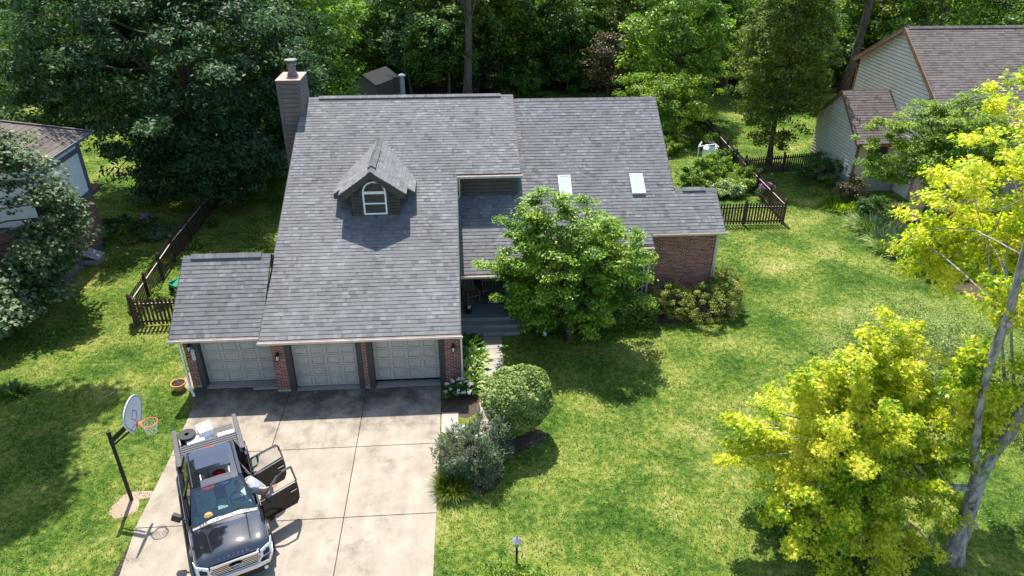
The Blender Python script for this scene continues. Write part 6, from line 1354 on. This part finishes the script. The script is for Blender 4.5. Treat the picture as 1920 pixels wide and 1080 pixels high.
# front: grille, emblem, lamps, bumper, lettering
m = MB()
gz0, gz1 = 0.66, 1.0
def gx(z): return 0.085-(1.0-z)*0.12
for l0, l1, z0, z1 in ((-0.62, 0.62, 0.96, 1.0), (-0.62, 0.62, 0.64, 0.68)): m.beam(S(gx(z0)-0.02, l0, (z0+z1)/2), S(gx(z0)-0.02, l1, (z0+z1)/2), 0.06, 0.05)
for sg in (-1, 1): m.beam(S(gx(0.98)-0.02, sg*0.6, 0.98), S(gx(0.66)-0.02, sg*0.55, 0.66), 0.06, 0.05); m.beam(S(gx(0.98)-0.02, sg*0.6, 0.98), S(gx(0.82)-0.02, sg*0.67, 0.83), 0.06, 0.05); m.beam(S(gx(0.82)-0.02, sg*0.67, 0.83), S(gx(0.66)-0.02, sg*0.56, 0.66), 0.06, 0.05)
for k in range(5): z = 0.715+k*0.054; m.beam(S(gx(z)-0.015, -0.6, z), S(gx(z)-0.015, 0.6, z), 0.04, 0.027)
gr = m.build('grille', 'chrome', TR)
m = MB(); m.prism([S(0.09, -0.63, 0.64), S(0.09, 0.63, 0.64), S(0.1, 0.63, 1.0), S(0.1, -0.63, 1.0)], (-0.02, 0, 0)); m.build('grille_backing', 'black', gr)
em = MB(); n = 24
for q in range(n):
    a, b = 2*math.pi*q/n, 2*math.pi*(q+1)/n; em.prism([(-0.015+0.0, 0.17*math.cos(a), 0.83+0.07*math.sin(a)), (-0.015, 0.17*math.cos(b), 0.83+0.07*math.sin(b)), (-0.015, 0.15*math.cos(b), 0.83+0.055*math.sin(b)), (-0.015, 0.15*math.cos(a), 0.83+0.055*math.sin(a))], (-0.02, 0, 0))
em.build('emblem_ring', 'chrome', gr)
em = MB(); em.prism([(-0.018, 0.15*math.cos(2*math.pi*q/n), 0.83+0.055*math.sin(2*math.pi*q/n)) for q in range(n)], (-0.01, 0, 0)); eo = em.build('emblem', 'bluecloth', gr)
text_mesh('Ford', 0.1, 'emblem_lettering', 'chrome', gr, frame_mat((-0.032, 0, 0.83), (0, -1, 0), (0, 0, 1)), 0.003, 0.4)
# letters across the leading edge of the hood; driver's side is local -y, read from the front
for k, ch in enumerate('LIMITED'):
    l = -0.36+0.12*k
    text_mesh(ch, 0.09, 'hood_letter', 'chrome', TR, frame_mat((0.155, -l, 1.09), (0, -1, 0), (0.75, 0, 0.65)), 0.006)
for sg in (-1, 1):
    m = MB(); m.prism([S(0.02, sg*0.66, 0.78), S(0.06, sg*0.66, 1.02), S(0.2, sg*0.94, 1.06), S(0.42, sg*1.0, 1.07), S(0.42, sg*1.005, 0.86), S(0.14, sg*0.97, 0.78)], (-0.02, -sg*0.012, 0.0)); hl = m.build('headlight', 'lamp_glass', TR)
    m = MB(); m.prism([S(0.03, sg*0.72, 0.83), S(0.05, sg*0.72, 0.93), S(0.14, sg*0.9, 0.95), S(0.1, sg*0.9, 0.84)], (-0.025, 0, 0.0)); m.build('lamp_housing', 'black', hl)
m = MB()
bs = lambda s0, w, z0, z1: [S(s0, -w, z0), S(s0, w, z0), S(s0, w, z1), S(s0, -w, z1)]
m.prism([S(0.32, -1.0, 0.5), S(0.0, -0.84, 0.5), S(-0.06, -0.5, 0.5), S(-0.06, 0.5, 0.5), S(0.0, 0.84, 0.5), S(0.32, 1.0, 0.5), S(0.36, 0.9, 0.5), S(0.1, 0.7, 0.5), S(0.1, -0.7, 0.5), S(0.36, -0.9, 0.5)], (0, 0, 0.14)); m.build('front_bumper', 'chrome', TR, bevel=0.025)
m = MB(); m.prism([S(0.3, -0.96, 0.3), S(0.02, -0.8, 0.3), S(-0.03, -0.5, 0.3), S(-0.03, 0.5, 0.3), S(0.02, 0.8, 0.3), S(0.3, 0.96, 0.3), S(0.5, 0.9, 0.3), S(0.5, -0.9, 0.3)], (0, 0, 0.195)); m.build('lower_valance', 'black', TR, bevel=0.02)
for sg in (-1, 1):
    m = MB(); m.lathe([(0.05, -0.03), (0.06, 0.0), (0.05, 0.02)], S(-0.01, sg*0.72, 0.4), 12, 'x'); m.build('fog_lamp', 'lamp_glass', TR)
# mirror (right side), wipers
def mirror(par, base, tip, nm='mirror'):
    m = MB(); b = Vector(base); t_ = Vector(tip); m.beam(b, t_, 0.06, 0.05); d = (t_-b).normalized(); c = t_+d*0.1; m.beam(t_-d*0.02, t_+d*0.24, 0.14, 0.22); return m.build(nm, 'black', par, bevel=0.03)
mirror(TR, S(1.78, -0.97, 1.3), S(1.85, -1.1, 1.36))
m = MB(); m.tube([S(1.48, -0.25, 1.27), S(1.56, 0.3, 1.31), S(1.6, 0.55, 1.33)], 0.012, 5); m.tube([S(1.48, -0.8, 1.24), S(1.56, -0.3, 1.315), S(1.6, 0.0, 1.34)], 0.012, 5); m.build('wiper', 'black', TR)
# interior: seats, dashboard, steering wheel
m = MB()
for l, s0 in ((0.42, 2.35), (-0.42, 2.35), (0.42, 3.35), (-0.42, 3.35), (0, 3.35)):
    w = 0.27; m.box(s0, s0+0.5, -l-w, -l+w, 0.75, 0.92); m.prism([S(s0+0.42, l-w, 0.9), S(s0+0.42, l+w, 0.9), S(s0+0.62, l+w*0.85, 1.5), S(s0+0.62, l-w*0.85, 1.5)], (0.1, 0, 0)); m.box(s0+0.6, s0+0.7, -l-0.13, -l+0.13, 1.52, 1.7)
m.build('seat', 'tan_leather', TR, bevel=0.03)
m = MB(); m.prism([S(1.5, -0.85, 1.0), S(1.5, -0.85, 1.24), S(1.85, -0.85, 1.24), S(1.98, -0.85, 1.1), S(1.98, -0.85, 0.8), S(1.6, -0.85, 0.8)], (0, -1.7, 0)); m.box(1.95, 2.6, -0.14, 0.14, 0.6, 0.95); m.build('dashboard', 'dash', TR, bevel=0.02)
m = MB(); ring = []
for q in range(20): a = 2*math.pi*q/20; ring.append(S(2.1+0.08*math.sin(a), 0.42+0.19*math.cos(a), 1.2+0.17*math.sin(a)))
m.tube(ring+[ring[0]], 0.018, 6); m.beam(S(2.08, 0.24, 1.2), S(2.08, 0.6, 1.2), 0.03, 0.03); m.build('steering_wheel', 'black', TR)
m = MB(); m.lathe([(0.02, 0), (0.13, 0.03), (0.16, 0.09), (0.1, 0.14), (0.02, 0.16)], S(1.72, -0.4, 1.25), 10); hat = m.build('cap', 'terracotta'); hat.matrix_world = TR.matrix_world.copy(); tag(hat, 'tan cap lying on the dashboard behind the windscreen', 'cap')
m = MB(); m.lathe([(0.02, 0), (0.22, 0.04), (0.25, 0.12), (0.1, 0.2)], S(2.75, -0.12, 0.92), 10); m.lathe([(0.02, 0), (0.16, 0.04), (0.2, 0.1), (0.05, 0.16)], S(3.0, 0.25, 1.0), 9); rc_ = m.build('cloth_bag', 'red'); rc_.matrix_world = TR.matrix_world @ Matrix.Translation((-0.05, 0.15, 0.5)); tag(rc_, 'red cloth bundle seen through the open sunroof', 'bag')
m = MB(); m.lathe([(0.02, 0), (0.2, 0.04), (0.22, 0.14), (0.1, 0.2)], S(2.75, 0.2, 1.35), 10); b_ = m.build('cloth_bag', 'bluecloth'); b_.matrix_world = TR.matrix_world.copy(); tag(b_, 'blue cloth bundle seen through the open sunroof', 'bag')
# open doors: local plane from hinge, u outward; outer face is toward the camera
def door(hinge, ang, L, nm, label, win_pts, low0=0.5, glass=None, mir=False, hz=1.05):
    d = thing('x', '', ''); del d['label']; del d['category']; d.name = nm; d.parent = TR; d.location = hinge; d.rotation_euler = (0, 0, ang)
    m = MB(); T = 0.09
    body = [(0, low0), (L-0.1, low0-0.02), (L, low0+0.15), (L+0.02, 1.0), (L, 1.3), (0.0, 1.25)]
    m.prism([(u, -T/2, z) for u, z in body], (0, T, 0)); pan = m.build('door_panel', 'doorpaint', d, bevel=0.018)
    m = MB()
    for (a, b), (c, e) in zip(win_pts, win_pts[1:]): m.beam((a, 0.0, b), (c, 0.0, e), 0.05, 0.05)
    m.build('window_frame', 'carpaint', d)
    if glass:
        m = MB(); m.prism([(u, -0.004, z) for u, z in glass], (0, 0.008, 0)); m.build('window_pane', 'tint', d)
    for sg in (-1,):
        m = MB(); m.box(L-0.26, L-0.06, -T/2-0.035, -T/2-0.01, hz, hz+0.035); m.box(L-0.26, L-0.22, -T/2-0.02, -T/2, hz, hz+0.03); m.box(L-0.1, L-0.06, -T/2-0.02, -T/2, hz, hz+0.03); m.build('handle', 'chrome', d)
    m = MB(); m.box(0.05, L-0.1, T/2+0.001, T/2+0.05, 0.62, 1.2); m.build('inner_trim', 'dash', d)
    m = MB(); m.beam((0.0, -T/2+0.01, 1.275), (L, -T/2+0.01, 1.315), 0.02, 0.025); m.build('belt_moulding', 'chrome', d)
    if mir: mirror(d, (0.14, -0.04, 1.3), (0.16, -0.16, 1.36))
    return d
# world direction of the front door bottom edge measured: (0.90, 0.78); rear door (0.78, 0.75)
def loc_ang(wx_, wy_):
    # local x = s axis = (-fx,-fy); local y = (fy,-fx)
    return math.atan2(wx_*fy+wy_*-fx, wx_*-fx+wy_*-fy)
door(S(1.62, 1.0, 0), loc_ang(0.90, 0.74), 1.14, 'front_door', '', [(0.0, 1.27), (0.12, 1.34), (0.62, 1.84), (0.75, 1.9), (1.05, 1.9), (1.13, 1.32)], mir=True)
door(S(2.78, 1.0, 0), loc_ang(0.86, 0.82), 1.02, 'rear_door', '', [(0.0, 1.28), (0.02, 1.86), (0.1, 1.91), (0.85, 1.89), (0.93, 1.8), (1.0, 1.32)], glass=[(0.04, 1.3), (0.05, 1.86), (0.85, 1.86), (0.96, 1.32)])
# load in the bed
def bedthing(nm, lab, cat, s, l, z, rz=0):
    t = thing(nm, lab, cat); t.matrix_world = TR.matrix_world @ Matrix.Translation(S(s, l, z)) @ Matrix.Rotation(rz, 4, 'Z'); return t
t = bedthing('cable_spool', 'black cable spool standing in the truck bed corner', 'spool', 5.42, -0.56, 1.0)
m = MB(); m.lathe([(0.27, 0), (0.27, 0.05), (0.2, 0.06), (0.2, 0.42), (0.27, 0.43), (0.27, 0.48), (0.07, 0.48), (0.06, 0.3)], (0, 0, 0), 24); m.build('drum', 'black', t); m = MB(); [m.torus((0, 0, 0.1+0.045*k), 0.215, 0.022, 20, 5) for k in range(7)]; m.build('cable', 'rubber', t)
t = bedthing('toolbox', 'dark grey tool case under the black spool in the truck bed', 'tool case', 5.42, -0.56, 0.715); m = MB(); m.box(-0.3, 0.3, -0.25, 0.25, 0, 0.27); m.build('case', 'plastic_grey', t, bevel=0.02); m = MB(); m.box(-0.1, 0.1, -0.3, -0.26, 0.14, 0.17); m.build('handle', 'black', t)
t = bedthing('foam_box', 'tall white foam box standing upright in the truck bed', 'box', 5.5, -0.02, 0.715, R(8)); m = MB(); m.box(-0.24, 0.24, -0.2, 0.2, 0, 0.74); m.build('box_body', 'foam', t, bevel=0.015); m = MB(); m.box(-0.25, 0.25, -0.21, 0.21, 0.741, 0.79); m.build('lid', 'foam', t, bevel=0.012)
t = bedthing('foam_sheet', 'low pile of white foam packing along the front of the truck bed', 'packing', 5.12, -0.3, 0.9, R(2))
m = MB(); m.prism([(-0.16, -0.5, 0), (0.2, -0.42, 0), (0.24, 0.4, 0), (-0.14, 0.5, 0)], (0, 0, 0.34)); m.build('foam_block', 'foam', t, bevel=0.03); m = MB(); m.prism([(-0.1, -0.2, 0.345), (0.26, -0.25, 0.345), (0.2, 0.35, 0.345), (-0.1, 0.3, 0.345)], (0, 0, 0.12)); m.build('foam_lump', 'foam', t, bevel=0.03)
t2_ = bedthing('crate', 'grey crate under the foam packing in the truck bed', 'crate', 5.12, -0.3, 0.715); m = MB(); m.box(-0.22, 0.1, -0.5, 0.3, 0, 0.18); m.build('crate_body', 'plastic_grey', t2_, bevel=0.02)
for k, l in enumerate((0.42, 0.68)):
    t = bedthing('foam_box', ['small white box on the bed floor nearest the tall foam box', 'small white box on the bed floor against the driver side rail'][k], 'box', 5.12, l, 0.715); m = MB(); m.box(-0.17, 0.17, -0.11, 0.11, 0, 0.52); m.build('box_body', 'foam', t, bevel=0.012); m = MB(); m.box(-0.175, 0.175, -0.115, 0.115, 0.521, 0.55); m.build('lid', 'foam', t, bevel=0.01)
t = bedthing('hand_tool', 'brown and black hand drill lying in the rear of the truck bed', 'tool', 5.35, 0.5, 0.9, R(60)); m = MB(); m.tube([(-0.2, 0, 0.1), (0.15, 0, 0.1)], 0.05, 8); m.tube([(0.15, 0, 0.1), (0.3, 0, 0.1)], 0.02, 6); m.build('tool_body', 'black', t); m = MB(); m.beam((-0.12, 0, 0.08), (-0.2, 0.16, 0.02), 0.06, 0.05); m.build('handle', 'browntrim', t)
t = bedthing('tool_tray', 'grey flat tray on the bed floor below the hand drill', 'tray', 5.35, 0.5, 0.715); m = MB(); m.box(-0.3, 0.3, -0.28, 0.28, 0, 0.24); m.build('tray_body', 'plastic_grey', t, bevel=0.02); m = MB(); m.box(-0.32, 0.32, -0.3, 0.3, 0.241, 0.26); m.build('tray_top', 'plastic_grey', t, bevel=0.008)

# ---------------------------------------------------------------- person leaning into the driver's seat
PE = thing('person', 'person in a grey shirt and dark shorts leaning into the open driver door', 'person')
PE.matrix_world = TR.matrix_world.copy()
def skin_mesh(name, nodes, edges, mat, parent, sub=2, root=0):
    me = bpy.data.meshes.new(name); me.from_pydata([n[0] for n in nodes], edges, []); me.update()
    o = bpy.data.objects.new(name, me); col.objects.link(o); md = o.modifiers.new('skin', 'SKIN'); 
    if not me.skin_vertices: me.attributes  # layer is made by the modifier
    sv = me.skin_vertices[0].data if me.skin_vertices else None
    if sv is None:
        bpy.context.view_layer.objects.active = o
        sv = me.skin_vertices[0].data
    for i, n in enumerate(nodes): r = n[1]; sv[i].radius = (r, r) if not isinstance(r, tuple) else r
    for i in range(len(nodes)): sv[i].use_root = (i == root)
    s_ = o.modifiers.new('sub', 'SUBSURF'); s_.levels = sub; s_.render_levels = sub
    me.materials.append(K[mat]); o.parent = parent
    return o
N_ = [(S(2.28, 1.2, 0.92), 0.13), (S(2.3, 1.08, 1.12), 0.12), (S(2.32, 0.9, 1.34), 0.13), (S(2.33, 0.78, 1.44), 0.09), (S(2.34, 0.66, 1.5), 0.065),            # 0 pelvis..4 neck
      (S(2.34, 0.54, 1.52), 0.1), (S(2.34, 0.42, 1.53), 0.1),                                                         # head
      (S(2.12, 0.92, 1.39), 0.065), (S(1.98, 1.16, 1.34), 0.046), (S(1.92, 1.38, 1.37), 0.034), (S(1.9, 1.46, 1.39), 0.03),       # left arm reaching to the door
      (S(2.52, 0.86, 1.39), 0.065), (S(2.6, 0.62, 1.25), 0.055), (S(2.5, 0.42, 1.12), 0.04), (S(2.46, 0.35, 1.1), 0.033),
      (S(2.2, 1.24, 0.86), 0.1), (S(2.14, 1.28, 0.5), 0.065), (S(2.16, 1.34, 0.09), 0.042), (S(2.06, 1.2, 0.04), 0.038),
      (S(2.38, 1.24, 0.86), 0.1), (S(2.44, 1.3, 0.5), 0.065), (S(2.5, 1.38, 0.09), 0.042), (S(2.42, 1.24, 0.04), 0.038)]
E_ = [(0, 1), (1, 2), (2, 3), (3, 4), (4, 5), (5, 6), (2, 7), (7, 8), (8, 9), (9, 10), (2, 11), (11, 12), (12, 13), (13, 14), (0, 15), (15, 16), (16, 17), (17, 18), (0, 19), (19, 20), (20, 21), (21, 22)]
try:
    skin_mesh('body', N_, E_, 'skin', PE)
    skin_mesh('shirt', [(S(2.28, 1.19, 0.95), 0.18), (S(2.3, 1.08, 1.12), 0.172), (S(2.32, 0.92, 1.33), 0.205), (S(2.33, 0.76, 1.45), 0.115), (S(2.12, 0.93, 1.4), 0.12), (S(2.03, 1.08, 1.36), 0.095), (S(2.52, 0.87, 1.4), 0.12), (S(2.58, 0.7, 1.31), 0.095)], [(0, 1), (1, 2), (2, 3), (2, 4), (4, 5), (2, 6), (6, 7)], 'shirt', PE)
    skin_mesh('shorts', [(S(2.28, 1.21, 0.9), 0.185), (S(2.19, 1.25, 0.82), 0.12), (S(2.15, 1.27, 0.56), 0.1), (S(2.39, 1.25, 0.82), 0.12), (S(2.43, 1.29, 0.56), 0.1)], [(0, 1), (1, 2), (0, 3), (3, 4)], 'shorts', PE)
    skin_mesh('hair', [(S(2.34, 0.56, 1.57), 0.1), (S(2.34, 0.42, 1.585), 0.1)], [(0, 1)], 'hair', PE)
    for k, (dx, dl, dz) in enumerate(((-0.055, 0.03, 0.02), (-0.03, 0.07, 0.03), (0.0, 0.085, 0.03), (0.03, 0.075, 0.025), (0.055, 0.055, 0.02))):
        b0 = (1.9+dx*0.5, 1.47, 1.385); skin_mesh('finger', [(S(*b0), 0.012), (S(1.9+dx, 1.47+dl*0.6, 1.385+dz), 0.0095), (S(1.9+dx*1.1, 1.47+dl, 1.37+dz*0.3), 0.008)], [(0, 1), (1, 2)], 'skin', PE, 1)
except Exception as ex: print('PERSON FAIL', ex)
m = MB(); m.prism([S(2.0, 1.14, 0), S(2.0, 1.26, 0), S(2.24, 1.4, 0), S(2.26, 1.3, 0)], (0, 0, 0.09)); m.build('shoe', 'black', PE, bevel=0.02); m = MB(); m.prism([S(2.36, 1.18, 0), S(2.36, 1.3, 0), S(2.58, 1.45, 0), S(2.6, 1.35, 0)], (0, 0, 0.09)); m.build('shoe', 'black', PE, bevel=0.02)
